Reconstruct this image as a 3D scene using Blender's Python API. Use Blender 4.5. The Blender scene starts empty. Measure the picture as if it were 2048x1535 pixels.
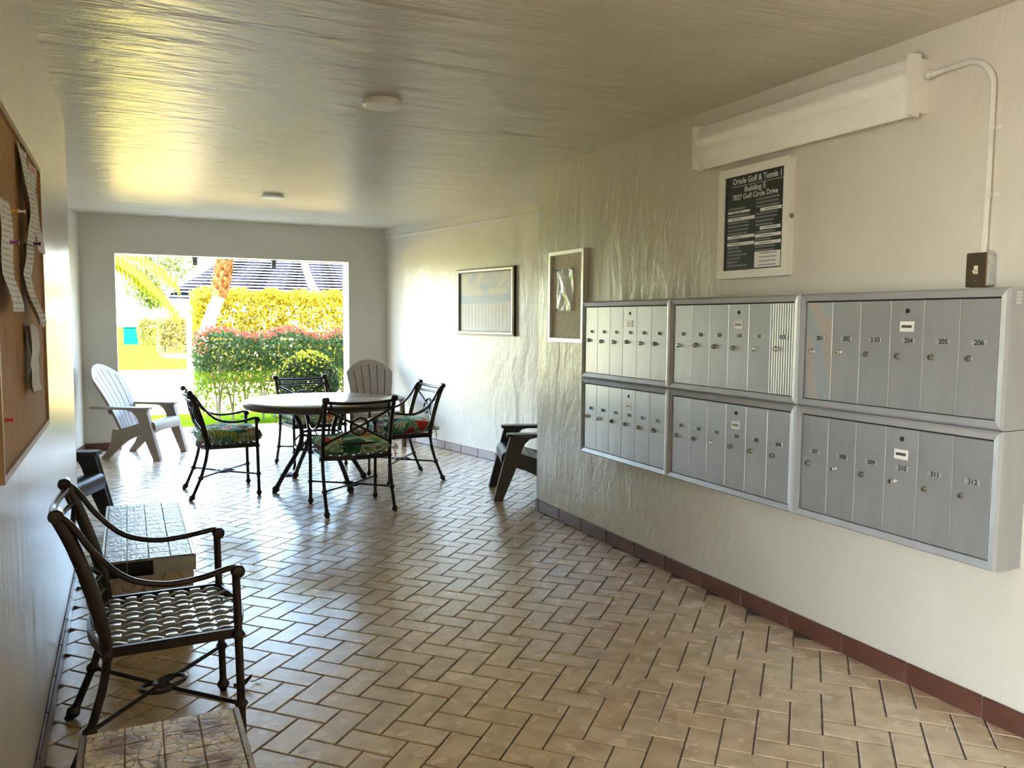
import bpy, bmesh, math, random
from mathutils import Matrix, Vector
random.seed(7)
PI = math.pi
SC = bpy.context.scene
COL = SC.collection

# ------------------------------------------------------------------ camera
F_PX, YAW, PITCH, ROLL, CAM_H = 1610.6, 0.4457, -0.0784, 0.0072, 1.3745
fwd = Vector((math.sin(YAW) * math.cos(PITCH), math.cos(YAW) * math.cos(PITCH), math.sin(PITCH)))
rgt = Vector((math.cos(YAW), -math.sin(YAW), 0))
up = rgt.cross(fwd)
rgt, up = math.cos(ROLL) * rgt + math.sin(ROLL) * up, -math.sin(ROLL) * rgt + math.cos(ROLL) * up
cam_d = bpy.data.cameras.new('camera')
cam = bpy.data.objects.new('camera', cam_d)
COL.objects.link(cam)
cam_d.sensor_fit = 'HORIZONTAL'
cam_d.sensor_width = 36.0
cam_d.lens = F_PX / 2048 * 36.0
cam_d.clip_start = 0.05
cam_d.clip_end = 500
cam.matrix_world = Matrix(((rgt.x, up.x, -fwd.x, 0), (rgt.y, up.y, -fwd.y, 0), (rgt.z, up.z, -fwd.z, CAM_H), (0, 0, 0, 1)))
SC.camera = cam


def to_px(p):
    d = Vector(p) - Vector((0, 0, CAM_H))
    z = d.dot(fwd)
    if z < 0.05:
        return None
    return 1024 + F_PX * d.dot(rgt) / z, 767.5 - F_PX * d.dot(up) / z, z


# ------------------------------------------------------------------ world, sun, exposure
world = bpy.data.worlds.new('sky')
SC.world = world
world.use_nodes = True
wn = world.node_tree
wn.nodes.clear()
sky = wn.nodes.new('ShaderNodeTexSky')
sky.sky_type = 'NISHITA'
sky.sun_disc = False
sky.sun_elevation = math.radians(57)
sky.sun_rotation = math.radians(214)
sky.air_density = 1.0
sky.dust_density = 1.6
bg = wn.nodes.new('ShaderNodeBackground')
bg.inputs['Strength'].default_value = 2.9
wo = wn.nodes.new('ShaderNodeOutputWorld')
wn.links.new(sky.outputs[0], bg.inputs[0])
wn.links.new(bg.outputs[0], wo.inputs[0])

sun_d = bpy.data.lights.new('sun', 'SUN')
sun_d.energy = 36.0
sun_d.angle = math.radians(0.6)
sun_d.color = (1.0, 0.90, 0.70)
sun = bpy.data.objects.new('sun', sun_d)
COL.objects.link(sun)
sun.location = (-6, -9, 16)
_el, _az = math.radians(57), math.radians(236)     # direction towards the sun: behind the building, to the left
_sd = Vector((math.cos(_az) * math.cos(_el), math.sin(_az) * math.cos(_el), math.sin(_el)))
sun.rotation_euler = _sd.to_track_quat('Z', 'Y').to_euler()

vs = SC.view_settings
vs.view_transform = 'Standard'
vs.look = 'None'
vs.exposure = 1.36
vs.gamma = 1.0
vs.use_curve_mapping = False
SC.cycles.max_bounces = 8
SC.cycles.diffuse_bounces = 6
SC.cycles.glossy_bounces = 4
SC.cycles.transmission_bounces = 4
SC.cycles.caustics_reflective = False
SC.cycles.caustics_refractive = False
SC.cycles.sample_clamp_indirect = 8.0
SC.cycles.use_denoising = True

# ------------------------------------------------------------------ mesh helpers


class MB:
    """collects geometry for ONE mesh"""

    def __init__(s):
        s.v, s.f, s.m = [], [], Matrix.Identity(4)

    def add(s, vs_, fs_):
        o = len(s.v)
        s.v += [s.m @ Vector(p) for p in vs_]
        s.f += [tuple(i + o for i in f) for f in fs_]
        return s

    def box(s, x0, x1, y0, y1, z0, z1, b=0.0):
        lo, hi = (min(x0, x1), min(y0, y1), min(z0, z1)), (max(x0, x1), max(y0, y1), max(z0, z1))
        if b <= 0:
            V = [((lo, hi)[i][0], (lo, hi)[j][1], (lo, hi)[k][2]) for i in (0, 1) for j in (0, 1) for k in (0, 1)]
            return s.add(V, [(0, 1, 3, 2), (4, 6, 7, 5), (0, 4, 5, 1), (2, 3, 7, 6), (0, 2, 6, 4), (1, 5, 7, 3)])
        idx, V = {}, []
        for sx in (0, 1):
            for sy in (0, 1):
                for sz in (0, 1):
                    for a in range(3):
                        p = []
                        for ax, sg in enumerate((sx, sy, sz)):
                            e = hi[ax] if sg else lo[ax]
                            p.append(e if ax == a else e + (-b if sg else b))
                        idx[(sx, sy, sz, a)] = len(V)
                        V.append(p)
        Fs = []
        for a in range(3):
            b1, c1 = (a + 1) % 3, (a + 2) % 3

            def key(sa, sb, sc_, ax):
                t = [0, 0, 0]
                t[a], t[b1], t[c1] = sa, sb, sc_
                return idx[(t[0], t[1], t[2], ax)]
            for sa in (0, 1):
                Fs.append((key(sa, 0, 0, a), key(sa, 1, 0, a), key(sa, 1, 1, a), key(sa, 0, 1, a)))
                for sb in (0, 1):
                    Fs.append((key(sa, sb, 0, a), key(sa, sb, 0, b1), key(sa, sb, 1, b1), key(sa, sb, 1, a)))
        for sx in (0, 1):
            for sy in (0, 1):
                for sz in (0, 1):
                    Fs.append(tuple(idx[(sx, sy, sz, a)] for a in range(3)))
        return s.add(V, Fs)

    def tube(s, pts, r, n=8, caps=True, flat=1.0):
        pts = [Vector(p) for p in pts]
        k = len(pts)
        rr = list(r) if isinstance(r, (list, tuple)) else [r] * k
        V, Fs, prev = [], [], None
        for i, p in enumerate(pts):
            t = (pts[min(i + 1, k - 1)] - pts[max(i - 1, 0)]).normalized()
            if prev is None:
                ref = Vector((0, 0, 1)) if abs(t.z) < 0.9 else Vector((1, 0, 0))
                n1 = t.cross(ref).normalized()
            else:
                n1 = (prev - t * prev.dot(t)).normalized()
            prev = n1
            n2 = t.cross(n1)
            for j in range(n):
                a = 2 * PI * j / n
                V.append(p + n1 * (rr[i] * math.cos(a)) + n2 * (rr[i] * flat * math.sin(a)))
        for i in range(k - 1):
            for j in range(n):
                Fs.append((i * n + j, i * n + (j + 1) % n, (i + 1) * n + (j + 1) % n, (i + 1) * n + j))
        if caps:
            Fs += [tuple(range(n))[::-1], tuple((k - 1) * n + j for j in range(n))]
        return s.add(V, Fs)

    def ring(s, c, R, r, n=20, m=6, axis='z', sx=1.0):
        pts = []
        V, Fs = [], []
        for i in range(n):
            a = 2 * PI * i / n
            for j in range(m):
                b = 2 * PI * j / m
                q = ((R + r * math.cos(b)) * math.cos(a) * sx, (R + r * math.cos(b)) * math.sin(a), r * math.sin(b))
                if axis == 'x':
                    q = (q[2], q[0], q[1])
                elif axis == 'y':
                    q = (q[0], q[2], q[1])
                V.append((c[0] + q[0], c[1] + q[1], c[2] + q[2]))
        for i in range(n):
            for j in range(m):
                Fs.append((i * m + j, ((i + 1) % n) * m + j, ((i + 1) % n) * m + (j + 1) % m, i * m + (j + 1) % m))
        return s.add(V, Fs)

    def lathe(s, prof, n=24, c=(0, 0, 0)):
        V, Fs = [], []
        for r, z in prof:
            for j in range(n):
                a = 2 * PI * j / n
                V.append((c[0] + r * math.cos(a), c[1] + r * math.sin(a), c[2] + z))
        k = len(prof)
        for i in range(k - 1):
            for j in range(n):
                Fs.append((i * n + j, i * n + (j + 1) % n, (i + 1) * n + (j + 1) % n, (i + 1) * n + j))
        if prof[0][0] > 1e-5:
            Fs.append(tuple(range(n))[::-1])
        if prof[-1][0] > 1e-5:
            Fs.append(tuple((k - 1) * n + j for j in range(n)))
        return s.add(V, Fs)

    def prism(s, poly, d0, d1, plane='xz'):
        k = len(poly)
        V = []
        for d in (d0, d1):
            for a, b in poly:
                V.append({'xz': (a, d, b), 'xy': (a, b, d), 'yz': (d, a, b)}[plane])
        Fs = [tuple(range(k)), tuple(range(2 * k - 1, k - 1, -1))]
        for i in range(k):
            j = (i + 1) % k
            Fs.append((i, j, k + j, k + i))
        return s.add(V, Fs)

    def solid(s, fn, nu, nv, th):
        """thick sheet: fn(u,v) for u,v in 0..1, th = offset vector (or fn(u,v))"""
        V, Fs = [], []
        for lay in (0, 1):
            for i in range(nu + 1):
                for j in range(nv + 1):
                    p = Vector(fn(i / nu, j / nv))
                    if lay:
                        p = p + Vector(th(i / nu, j / nv) if callable(th) else th)
                    V.append(p)
        N = (nu + 1) * (nv + 1)

        def q(i, j, l=0):
            return l * N + i * (nv + 1) + j
        for i in range(nu):
            for j in range(nv):
                Fs.append((q(i, j), q(i + 1, j), q(i + 1, j + 1), q(i, j + 1)))
                Fs.append((q(i, j, 1), q(i, j + 1, 1), q(i + 1, j + 1, 1), q(i + 1, j, 1)))
        for i in range(nu):
            Fs.append((q(i, 0), q(i, 0, 1), q(i + 1, 0, 1), q(i + 1, 0)))
            Fs.append((q(i, nv), q(i + 1, nv), q(i + 1, nv, 1), q(i, nv, 1)))
        for j in range(nv):
            Fs.append((q(0, j), q(0, j + 1), q(0, j + 1, 1), q(0, j, 1)))
            Fs.append((q(nu, j), q(nu, j, 1), q(nu, j + 1, 1), q(nu, j + 1)))
        return s.add(V, Fs)

    def mesh(s, name, mat, recalc=True, ang=0.61):
        me = bpy.data.meshes.new(name)
        me.from_pydata([tuple(p) for p in s.v], [], s.f)
        if recalc:
            bm = bmesh.new()
            bm.from_mesh(me)
            bmesh.ops.recalc_face_normals(bm, faces=bm.faces)
            bm.to_mesh(me)
            bm.free()
        me.polygons.foreach_set('use_smooth', [True] * len(me.polygons))
        me.set_sharp_from_angle(angle=ang)
        if mat:
            me.materials.append(mat)
        return me

    def obj(s, name, mat, parent=None, loc=(0, 0, 0), rot=(0, 0, 0), recalc=True, ang=0.61):
        return link(name, s.mesh(name, mat, recalc, ang), parent, loc, rot)


def link(name, me, parent=None, loc=(0, 0, 0), rot=(0, 0, 0)):
    o = bpy.data.objects.new(name, me)
    COL.objects.link(o)
    o.parent = parent
    o.location = loc
    o.rotation_euler = rot
    return o


def tag(o, label=None, cat=None, group=None, kind=None):
    for k, v in (('label', label), ('category', cat), ('group', group), ('kind', kind)):
        if v:
            o[k] = v
    return o


def thing(name, label, cat, loc=(0, 0, 0), rz=0.0, group=None):
    o = bpy.data.objects.new(name, None)
    o.empty_display_size = 0.1
    COL.objects.link(o)
    o.location = loc
    o.rotation_euler = (0, 0, rz)
    return tag(o, label, cat, group)


def copy_tree(o, parent=None):
    c = o.copy()
    COL.objects.link(c)
    c.parent = parent
    for ch in list(o.children):
        copy_tree(ch, c)
    return c


def spline(pts, n=6):
    P = [Vector(p) for p in pts]
    out = []
    for i in range(len(P) - 1):
        p0, p1, p2, p3 = P[max(i - 1, 0)], P[i], P[i + 1], P[min(i + 2, len(P) - 1)]
        for k in range(n):
            t = k / n
            out.append(0.5 * ((2 * p1) + (p2 - p0) * t + (2 * p0 - 5 * p1 + 4 * p2 - p3) * t * t + (3 * p1 - p0 - 3 * p2 + p3) * t ** 3))
    out.append(P[-1])
    return out


def text(body, size, mat, parent, loc, name='lettering', align='CENTER', weight=0.0, sx=1.0):
    cu = bpy.data.curves.new('t', 'FONT')
    cu.body = body
    cu.size = size
    cu.align_x = align
    cu.align_y = 'CENTER'
    cu.offset = weight
    cu.extrude = 0.0004
    cu.resolution_u = 3
    tmp = bpy.data.objects.new('t', cu)
    COL.objects.link(tmp)
    dg = bpy.context.evaluated_depsgraph_get()
    me = bpy.data.meshes.new_from_object(tmp.evaluated_get(dg))
    bpy.data.objects.remove(tmp)
    bpy.data.curves.remove(cu)
    for v in me.vertices:
        x, y, z = v.co
        v.co = (x * sx, -z, y)
    me.materials.clear()
    me.materials.append(mat)
    return link(name, me, parent, loc)


# ------------------------------------------------------------------ materials
class NT:
    def __init__(s, name):
        s.mat = bpy.data.materials.new(name)
        s.mat.use_nodes = True
        s.t = s.mat.node_tree
        s.b = s.t.nodes['Principled BSDF']
        s.out = s.t.nodes['Material Output']

    def n(s, typ, **kw):
        nd = s.t.nodes.new(typ)
        for k, v in kw.items():
            if k in nd.inputs:
                nd.inputs[k].default_value = v
            else:
                setattr(nd, k, v)
        return nd

    def l(s, a, b):
        s.t.links.new(a, b)

    def set(s, **kw):
        for k, v in kw.items():
            s.b.inputs[k.replace('_', ' ')].default_value = v

    def coord(s, scale=(1, 1, 1), kind='Object', rot=(0, 0, 0)):
        tc = s.n('ShaderNodeTexCoord')
        mp = s.n('ShaderNodeMapping')
        mp.inputs['Scale'].default_value = scale
        mp.inputs['Rotation'].default_value = rot
        s.l(tc.outputs[kind], mp.inputs['Vector'])
        return mp.outputs['Vector']

    def noise(s, vec, scale, detail=4.0, rough=0.5, dist=0.0):
        nd = s.n('ShaderNodeTexNoise')
        nd.inputs['Scale'].default_value = scale
        nd.inputs['Detail'].default_value = detail
        nd.inputs['Roughness'].default_value = rough
        nd.inputs['Distortion'].default_value = dist
        s.l(vec, nd.inputs['Vector'])
        return nd.outputs['Fac']

    def ramp(s, fac, stops, interp='LINEAR'):
        r = s.n('ShaderNodeValToRGB')
        r.color_ramp.interpolation = interp
        e = r.color_ramp.elements
        while len(e) < len(stops):
            e.new(0.5)
        for el, (p, c) in zip(e, stops):
            el.position = p
            el.color = (c[0], c[1], c[2], 1)
        s.l(fac, r.inputs['Fac'])
        return r.outputs['Color']

    def mix(s, fac, a, b, mode='MIX'):
        m = s.n('ShaderNodeMix', data_type='RGBA', blend_type=mode)
        for inp, v in ((m.inputs[0], fac), (m.inputs[6], a), (m.inputs[7], b)):
            if hasattr(v, 'default_value') or hasattr(v, 'links'):
                s.l(v, inp)
            elif isinstance(v, (int, float)):
                inp.default_value = v
            else:
                inp.default_value = (v[0], v[1], v[2], 1)
        return m.outputs[2]

    def bump(s, h, strength=0.2, dist=0.01):
        b = s.n('ShaderNodeBump')
        b.inputs['Strength'].default_value = strength
        b.inputs['Distance'].default_value = dist
        s.l(h, b.inputs['Height'])
        s.l(b.outputs['Normal'], s.b.inputs['Normal'])
        return b

    def math(s, op, a, b=0.0):
        m = s.n('ShaderNodeMath', operation=op)
        for i, v in enumerate((a, b)):
            if hasattr(v, 'links'):
                s.l(v, m.inputs[i])
            else:
                m.inputs[i].default_value = v
        return m.outputs[0]


def plain(name, col, rough=0.5, metal=0.0, var=0.12, scale=12.0, bump=0.0, bscale=60.0, bdist=0.003, spec=None):
    m = NT(name)
    v = m.coord()
    f = m.noise(v, scale)
    c = m.ramp(f, [(0.25, [x * (1 - var) for x in col]), (0.75, [min(1, x * (1 + var)) for x in col])])
    m.l(c, m.b.inputs['Base Color'])
    m.set(Roughness=rough, Metallic=metal)
    if spec is not None:
        m.b.inputs['Specular IOR Level'].default_value = spec
    if bump:
        m.bump(m.noise(v, bscale), bump, bdist)
    return m.mat


def painted(name, col, rough, stretch, s1, s2, dist=0.012, strength=0.5):
    """semi-gloss paint over uneven trowelled plaster"""
    m = NT(name)
    v = m.coord(stretch)
    big = m.noise(v, s1, 3, 0.5, 0.4)
    fine = m.noise(m.coord(), s2, 4, 0.6)
    mid = m.noise(m.coord(stretch), s1 * 3.2, 3, 0.55, 0.8)
    h = m.math('ADD', m.math('MULTIPLY', big, 1.0), m.math('ADD', m.math('MULTIPLY', mid, 0.35), m.math('MULTIPLY', fine, 0.07)))
    m.bump(h, strength, dist)
    c = m.ramp(m.noise(m.coord(), 1.7, 5, 0.6), [(0.3, [x * 0.94 for x in col]), (0.7, [min(1, x * 1.04) for x in col])])
    m.l(c, m.b.inputs['Base Color'])
    m.set(Roughness=rough)
    return m.mat


M = {}
WALLC = (0.63, 0.585, 0.485)
M['ceiling'] = painted('ceiling_paint', (0.60, 0.555, 0.455), 0.31, (0.55, 2.2, 1), 3.2, 60, 0.026, 0.7)
M['ceiling'].node_tree.nodes['Principled BSDF'].inputs['Specular IOR Level'].default_value = 0.42
M['wall'] = painted('wall_paint', WALLC, 0.33, (1.6, 1.6, 0.7), 3.4, 70, 0.022, 0.55)
M['wall_left'] = painted('left_wall_paint', WALLC, 0.28, (2.4, 2.4, 0.35), 4.0, 70, 0.010, 0.45)
M['wall_far'] = painted('far_wall_paint', (0.58, 0.55, 0.5), 0.45, (1, 1, 0.6), 2.0, 60, 0.004, 0.3)
M['outer'] = plain('stucco', (0.8, 0.78, 0.72), 0.8, 0, 0.05, 3)


def tile_mat(name, use_attr):
    m = NT(name)
    v = m.coord(kind='Object')
    if use_attr:
        at = m.n('ShaderNodeAttribute', attribute_name='tint')
        rnd = at.outputs['Fac']
    else:
        oi = m.n('ShaderNodeObjectInfo')
        rnd = oi.outputs['Random']
    base = m.ramp(rnd, [(0.0, (0.59, 0.44, 0.265)), (0.45, (0.66, 0.50, 0.31)), (0.8, (0.69, 0.54, 0.35)), (1.0, (0.66, 0.46, 0.26))])
    tc = m.n('ShaderNodeNewGeometry')
    nz = m.n('ShaderNodeTexNoise')
    nz.inputs['Scale'].default_value = 11
    nz.inputs['Detail'].default_value = 5
    m.l(tc.outputs['Position'], nz.inputs['Vector'])
    stain = m.ramp(nz.outputs['Fac'], [(0.3, (0.80, 0.78, 0.76)), (0.62, (1.05, 1.05, 1.05))])
    c = m.mix(1.0, base, stain, 'MULTIPLY')
    m.l(c, m.b.inputs['Base Color'])
    nf = m.n('ShaderNodeTexNoise')
    nf.inputs['Scale'].default_value = 9
    nf.inputs['Detail'].default_value = 4
    m.l(tc.outputs['Position'], nf.inputs['Vector'])
    r = m.n('ShaderNodeMapRange')
    r.inputs['To Min'].default_value = 0.18
    r.inputs['To Max'].default_value = 0.34
    m.set(IOR=1.7, Coat_Weight=0.9, Coat_Roughness=0.26)
    m.l(nf.outputs['Fac'], r.inputs['Value'])
    m.l(r.outputs[0], m.b.inputs['Roughness'])
    nb = m.n('ShaderNodeTexNoise')
    nb.inputs['Scale'].default_value = 24
    m.l(tc.outputs['Position'], nb.inputs['Vector'])
    m.bump(nb.outputs['Fac'], 0.10, 0.003)
    return m.mat


M['tile'] = tile_mat('floor_tile', False)
M['tile_far'] = tile_mat('floor_tile_joined', True)
M['grout'] = plain('grout', (0.115, 0.09, 0.066), 0.9, 0, 0.25, 30)
M['base_tile'] = plain('brown_base_tile', (0.115, 0.042, 0.028), 0.33, 0, 0.4, 9, 0.2, 40, 0.002)
M['base_grout'] = plain('base_grout', (0.33, 0.29, 0.25), 0.9)
M['bronze'] = plain('dark_bronze', (0.032, 0.022, 0.017), 0.34, 0.55, 0.35, 25, 0.12, 90, 0.001)
M['strap_dark'] = plain('strap_bronze', (0.34, 0.33, 0.31), 0.34, 0.75, 0.2, 30)
M['taupe'] = plain('taupe_resin', (0.27, 0.215, 0.175), 0.55, 0, 0.06, 8, 0.08, 130, 0.001)
M['brown'] = plain('dark_brown_resin', (0.026, 0.020, 0.016), 0.36, 0, 0.1, 8, 0.08, 130, 0.001)
M['rim'] = plain('table_rim_resin', (0.09, 0.075, 0.06), 0.4, 0, 0.3, 30, 0.2, 60, 0.002)
M['conduit'] = plain('conduit_paint', (0.66, 0.63, 0.56), 0.28)
M['alum'] = plain('silver_anodised', (0.74, 0.72, 0.66), 0.35, 0.55, 0.04, 20)
M['alum_white'] = plain('cream_white_metal', (0.80, 0.77, 0.69), 0.42, 0.1, 0.03, 20)
M['white_plastic'] = plain('white_plastic', (0.92, 0.91, 0.88), 0.4, 0, 0.02)
M['dark'] = plain('dark_gap', (0.012, 0.012, 0.013), 0.7)
M['black_tile'] = plain('black_glazed_tile', (0.006, 0.006, 0.007), 0.12, 0, 0.2)
M['concrete'] = plain('cast_concrete', (0.52, 0.45, 0.36), 0.8, 0, 0.14, 9, 0.35, 45, 0.004)
M['scroll'] = plain('scroll_groove', (0.36, 0.29, 0.22), 0.85)
M['white_line'] = plain('pale_grout', (0.62, 0.58, 0.5), 0.8)
M['paper'] = plain('paper', (0.75, 0.74, 0.7), 0.7, 0, 0.03, 6)
M['ink'] = plain('ink', (0.02, 0.02, 0.022), 0.6)
M['pale_ink'] = plain('grey_print', (0.62, 0.61, 0.56), 0.5)
M['brass'] = plain('brass', (0.42, 0.3, 0.12), 0.3, 0.9)
M['bronze_plate'] = plain('bronze_switch_plate', (0.20, 0.155, 0.10), 0.3, 0.8, 0.1)
M['galv'] = plain('galvanised_steel', (0.55, 0.55, 0.53), 0.4, 0.75, 0.2, 40)
M['lock_dark'] = plain('lock_metal', (0.30, 0.27, 0.23), 0.3, 0.85, 0.3)
M['lock_chrome'] = plain('lock_chrome', (0.75, 0.74, 0.72), 0.15, 1.0, 0.05)
M['ivory'] = plain('ivory_plastic', (0.7, 0.62, 0.42), 0.4)
M['pin_yellow'] = plain('yellow_pin', (0.75, 0.5, 0.04), 0.3)
M['pin_red'] = plain('red_pin', (0.7, 0.03, 0.03), 0.3)
M['pin_blue'] = plain('navy_pin', (0.01, 0.015, 0.06), 0.3)
M['pin_white'] = plain('white_pin', (0.8, 0.8, 0.8), 0.3)
M['pin_purple'] = plain('purple_pin', (0.25, 0.03, 0.3), 0.3)
M['teal'] = plain('teal_enamel', (0.002, 0.05, 0.036), 0.6, 0, 0.05, spec=0.0)
M['dry_leaf'] = plain('dry_leaf', (0.06, 0.04, 0.025), 0.8)


def metal_door(name, col=(0.50, 0.505, 0.51), stain=None, rough=0.36, metal=0.75, ribs=False):
    m = NT(name)
    oi = m.n('ShaderNodeObjectInfo')
    v = m.coord((1, 1, 0.35))
    f = m.noise(v, 9, 5, 0.6)
    c = m.ramp(f, [(0.25, [x * 0.86 for x in col]), (0.75, [x * 1.07 for x in col])])
    c = m.mix(1.0, c, m.ramp(oi.outputs['Random'], [(0, (0.93, 0.93, 0.93)), (1, (1.05, 1.05, 1.05))]), 'MULTIPLY')
    if stain:
        w = m.n('ShaderNodeTexWave')
        w.inputs['Scale'].default_value = 3.0
        w.inputs['Distortion'].default_value = 7
        w.inputs['Detail'].default_value = 3
        m.l(m.coord((1, 1, 0.8), rot=(0, 0.5, 0)), w.inputs['Vector'])
        tint = m.ramp(w.outputs['Fac'], [(0.2, (0.45, 0.55, 0.6)), (0.5, (0.62, 0.6, 0.5)), (0.8, (0.75, 0.52, 0.36))])
        c = m.mix(0.38, c, tint)
    m.l(c, m.b.inputs['Base Color'])
    rr = m.n('ShaderNodeMapRange')
    rr.inputs['To Min'].default_value = rough - 0.07
    rr.inputs['To Max'].default_value = rough + 0.1
    m.l(m.noise(m.coord(), 14, 5), rr.inputs['Value'])
    m.l(rr.outputs[0], m.b.inputs['Roughness'])
    m.set(Metallic=metal)
    if ribs:
        w = m.n('ShaderNodeTexWave')
        w.inputs['Scale'].default_value = 22
        m.l(m.coord((1, 0, 0)), w.inputs['Vector'])
        m.bump(w.outputs['Fac'], 0.5, 0.002)
    else:
        m.bump(m.noise(m.coord((14, 14, 1)), 30, 3), 0.05, 0.001)
    return m.mat


M['door'] = metal_door('brushed_mailbox_aluminium', (0.50, 0.50, 0.50), None, 0.33, 0.62)
M['door_stained'] = metal_door('iridescent_mailbox_aluminium', stain=True, rough=0.33, metal=0.6)
M['door_ribbed'] = metal_door('ribbed_mailbox_aluminium', ribs=True, rough=0.33, metal=0.6)
M['mbframe'] = metal_door('mailbox_frame_aluminium', (0.46, 0.46, 0.46), None, 0.42, 0.4)
M['plate'] = plain('number_plate', (0.55, 0.55, 0.54), 0.35, 0.5)


def cork(name, col, spots=0.5):
    m = NT(name)
    v = m.coord()
    f = m.noise(v, 55, 6, 0.7)
    c = m.ramp(f, [(0.2, [x * 0.6 for x in col]), (0.5, col), (0.8, [min(1, x * 1.25) for x in col])])
    st = m.ramp(m.noise(m.coord((1, 1, 0.3)), 14, 5, 0.75), [(0.30, (0.45, 0.26, 0.12)), (0.42, (1, 1, 1))])
    m.l(m.mix(spots, c, m.mix(1.0, c, st, 'MULTIPLY')), m.b.inputs['Base Color'])
    m.set(Roughness=0.85)
    m.bump(f, 0.3, 0.002)
    return m.mat


M['cork'] = cork('cork', (0.42, 0.235, 0.09), 0.9)
M['cork_pale'] = cork('bleached_cork', (0.78, 0.71, 0.58), 0.45)
M['wood_frame'] = plain('oak_frame', (0.34, 0.2, 0.09), 0.45, 0, 0.2, 14)


def print_mat(name, scale):
    m = NT(name)
    w = m.n('ShaderNodeTexWave', bands_direction='Z')
    w.inputs['Scale'].default_value = scale
    w.inputs['Distortion'].default_value = 0.0
    m.l(m.coord(), w.inputs['Vector'])
    n = m.noise(m.coord((60, 60, 12)), 2.0, 2)
    ln = m.math('MULTIPLY', m.math('GREATER_THAN', w.outputs['Fac'], 0.72), m.math('GREATER_THAN', n, 0.45))
    m.l(m.mix(m.math('MULTIPLY', ln, 0.55), (0.76, 0.75, 0.72), (0.12, 0.12, 0.14)), m.b.inputs['Base Color'])
    m.set(Roughness=0.65)
    return m.mat


M['print'] = print_mat('printed_notice', 22)


def stone_top():
    m = NT('swirled_stone_top')
    v = m.coord()
    w = m.n('ShaderNodeTexWave', wave_type='RINGS')
    w.inputs['Scale'].default_value = 1.3
    w.inputs['Distortion'].default_value = 5.0
    w.inputs['Detail'].default_value = 2
    w.inputs['Detail Scale'].default_value = 1.2
    m.l(v, w.inputs['Vector'])
    c = m.ramp(w.outputs['Fac'], [(0.0, (0.16, 0.14, 0.12)), (0.2, (0.48, 0.45, 0.4)), (0.7, (0.62, 0.59, 0.54)), (1, (0.55, 0.52, 0.47))])
    m.l(c, m.b.inputs['Base Color'])
    m.set(Roughness=0.12, IOR=1.7, Coat_Weight=0.8, Coat_Roughness=0.2)
    m.bump(m.noise(v, 26, 3), 0.04, 0.002)
    return m.mat


M['stone_top'] = stone_top()


def floral():
    m = NT('tropical_floral_fabric')
    v = m.coord()
    # leaf fronds
    vo = m.n('ShaderNodeTexVoronoi')
    vo.inputs['Scale'].default_value = 9
    warp = m.n('ShaderNodeTexNoise')
    warp.inputs['Scale'].default_value = 6
    m.l(v, warp.inputs['Vector'])
    mv = m.n('ShaderNodeVectorMath', operation='MULTIPLY_ADD')
    m.l(warp.outputs['Color'], mv.inputs[0])
    mv.inputs[1].default_value = (0.14, 0.14, 0.14)
    m.l(v, mv.inputs[2])
    m.l(mv.outputs[0], vo.inputs['Vector'])
    w = m.n('ShaderNodeTexWave')
    w.inputs['Scale'].default_value = 13
    w.inputs['Distortion'].default_value = 9
    w.inputs['Detail'].default_value = 1
    w.inputs['Detail Scale'].default_value = 1.4
    m.l(mv.outputs[0], w.inputs['Vector'])
    sep = m.n('ShaderNodeSeparateColor')
    m.l(vo.outputs['Color'], sep.inputs[0])
    leaf = m.ramp(sep.outputs[0], [(0.0, (0.04, 0.23, 0.17)), (0.2, (0.2, 0.46, 0.32)), (0.4, (0.60, 0.74, 0.58)), (0.62, (0.52, 0.6, 0.18)), (0.74, (0.80, 0.78, 0.64)), (0.92, (0.80, 0.45, 0.2))], 'CONSTANT')
    vein = m.ramp(w.outputs['Fac'], [(0.35, (0.45, 0.6, 0.5)), (0.6, (1.0, 1.0, 1.0)), (0.93, (1, 1, 1)), (1.0, (1.9, 1.9, 1.8))])
    c = m.mix(1.0, leaf, vein, 'MULTIPLY')
    # red hibiscus blooms
    v2 = m.n('ShaderNodeTexVoronoi')
    v2.inputs['Scale'].default_value = 5.2
    m.l(mv.outputs[0], v2.inputs['Vector'])
    fl = m.math('LESS_THAN', v2.outputs['Distance'], 0.33)
    s2 = m.n('ShaderNodeSeparateColor')
    m.l(v2.outputs['Color'], s2.inputs[0])
    fl = m.math('MULTIPLY', fl, m.math('GREATER_THAN', s2.outputs[1], 0.42))
    red = m.ramp(v2.outputs['Distance'], [(0.0, (0.75, 0.3, 0.05)), (0.09, (0.55, 0.015, 0.015)), (0.3, (0.72, 0.05, 0.035)), (0.36, (0.8, 0.25, 0.2))])
    m.l(m.mix(fl, c, red), m.b.inputs['Base Color'])
    m.set(Roughness=0.8)
    m.bump(m.noise(v, 10, 3), 0.4, 0.012)
    return m.mat


M['floral'] = floral()


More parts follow.
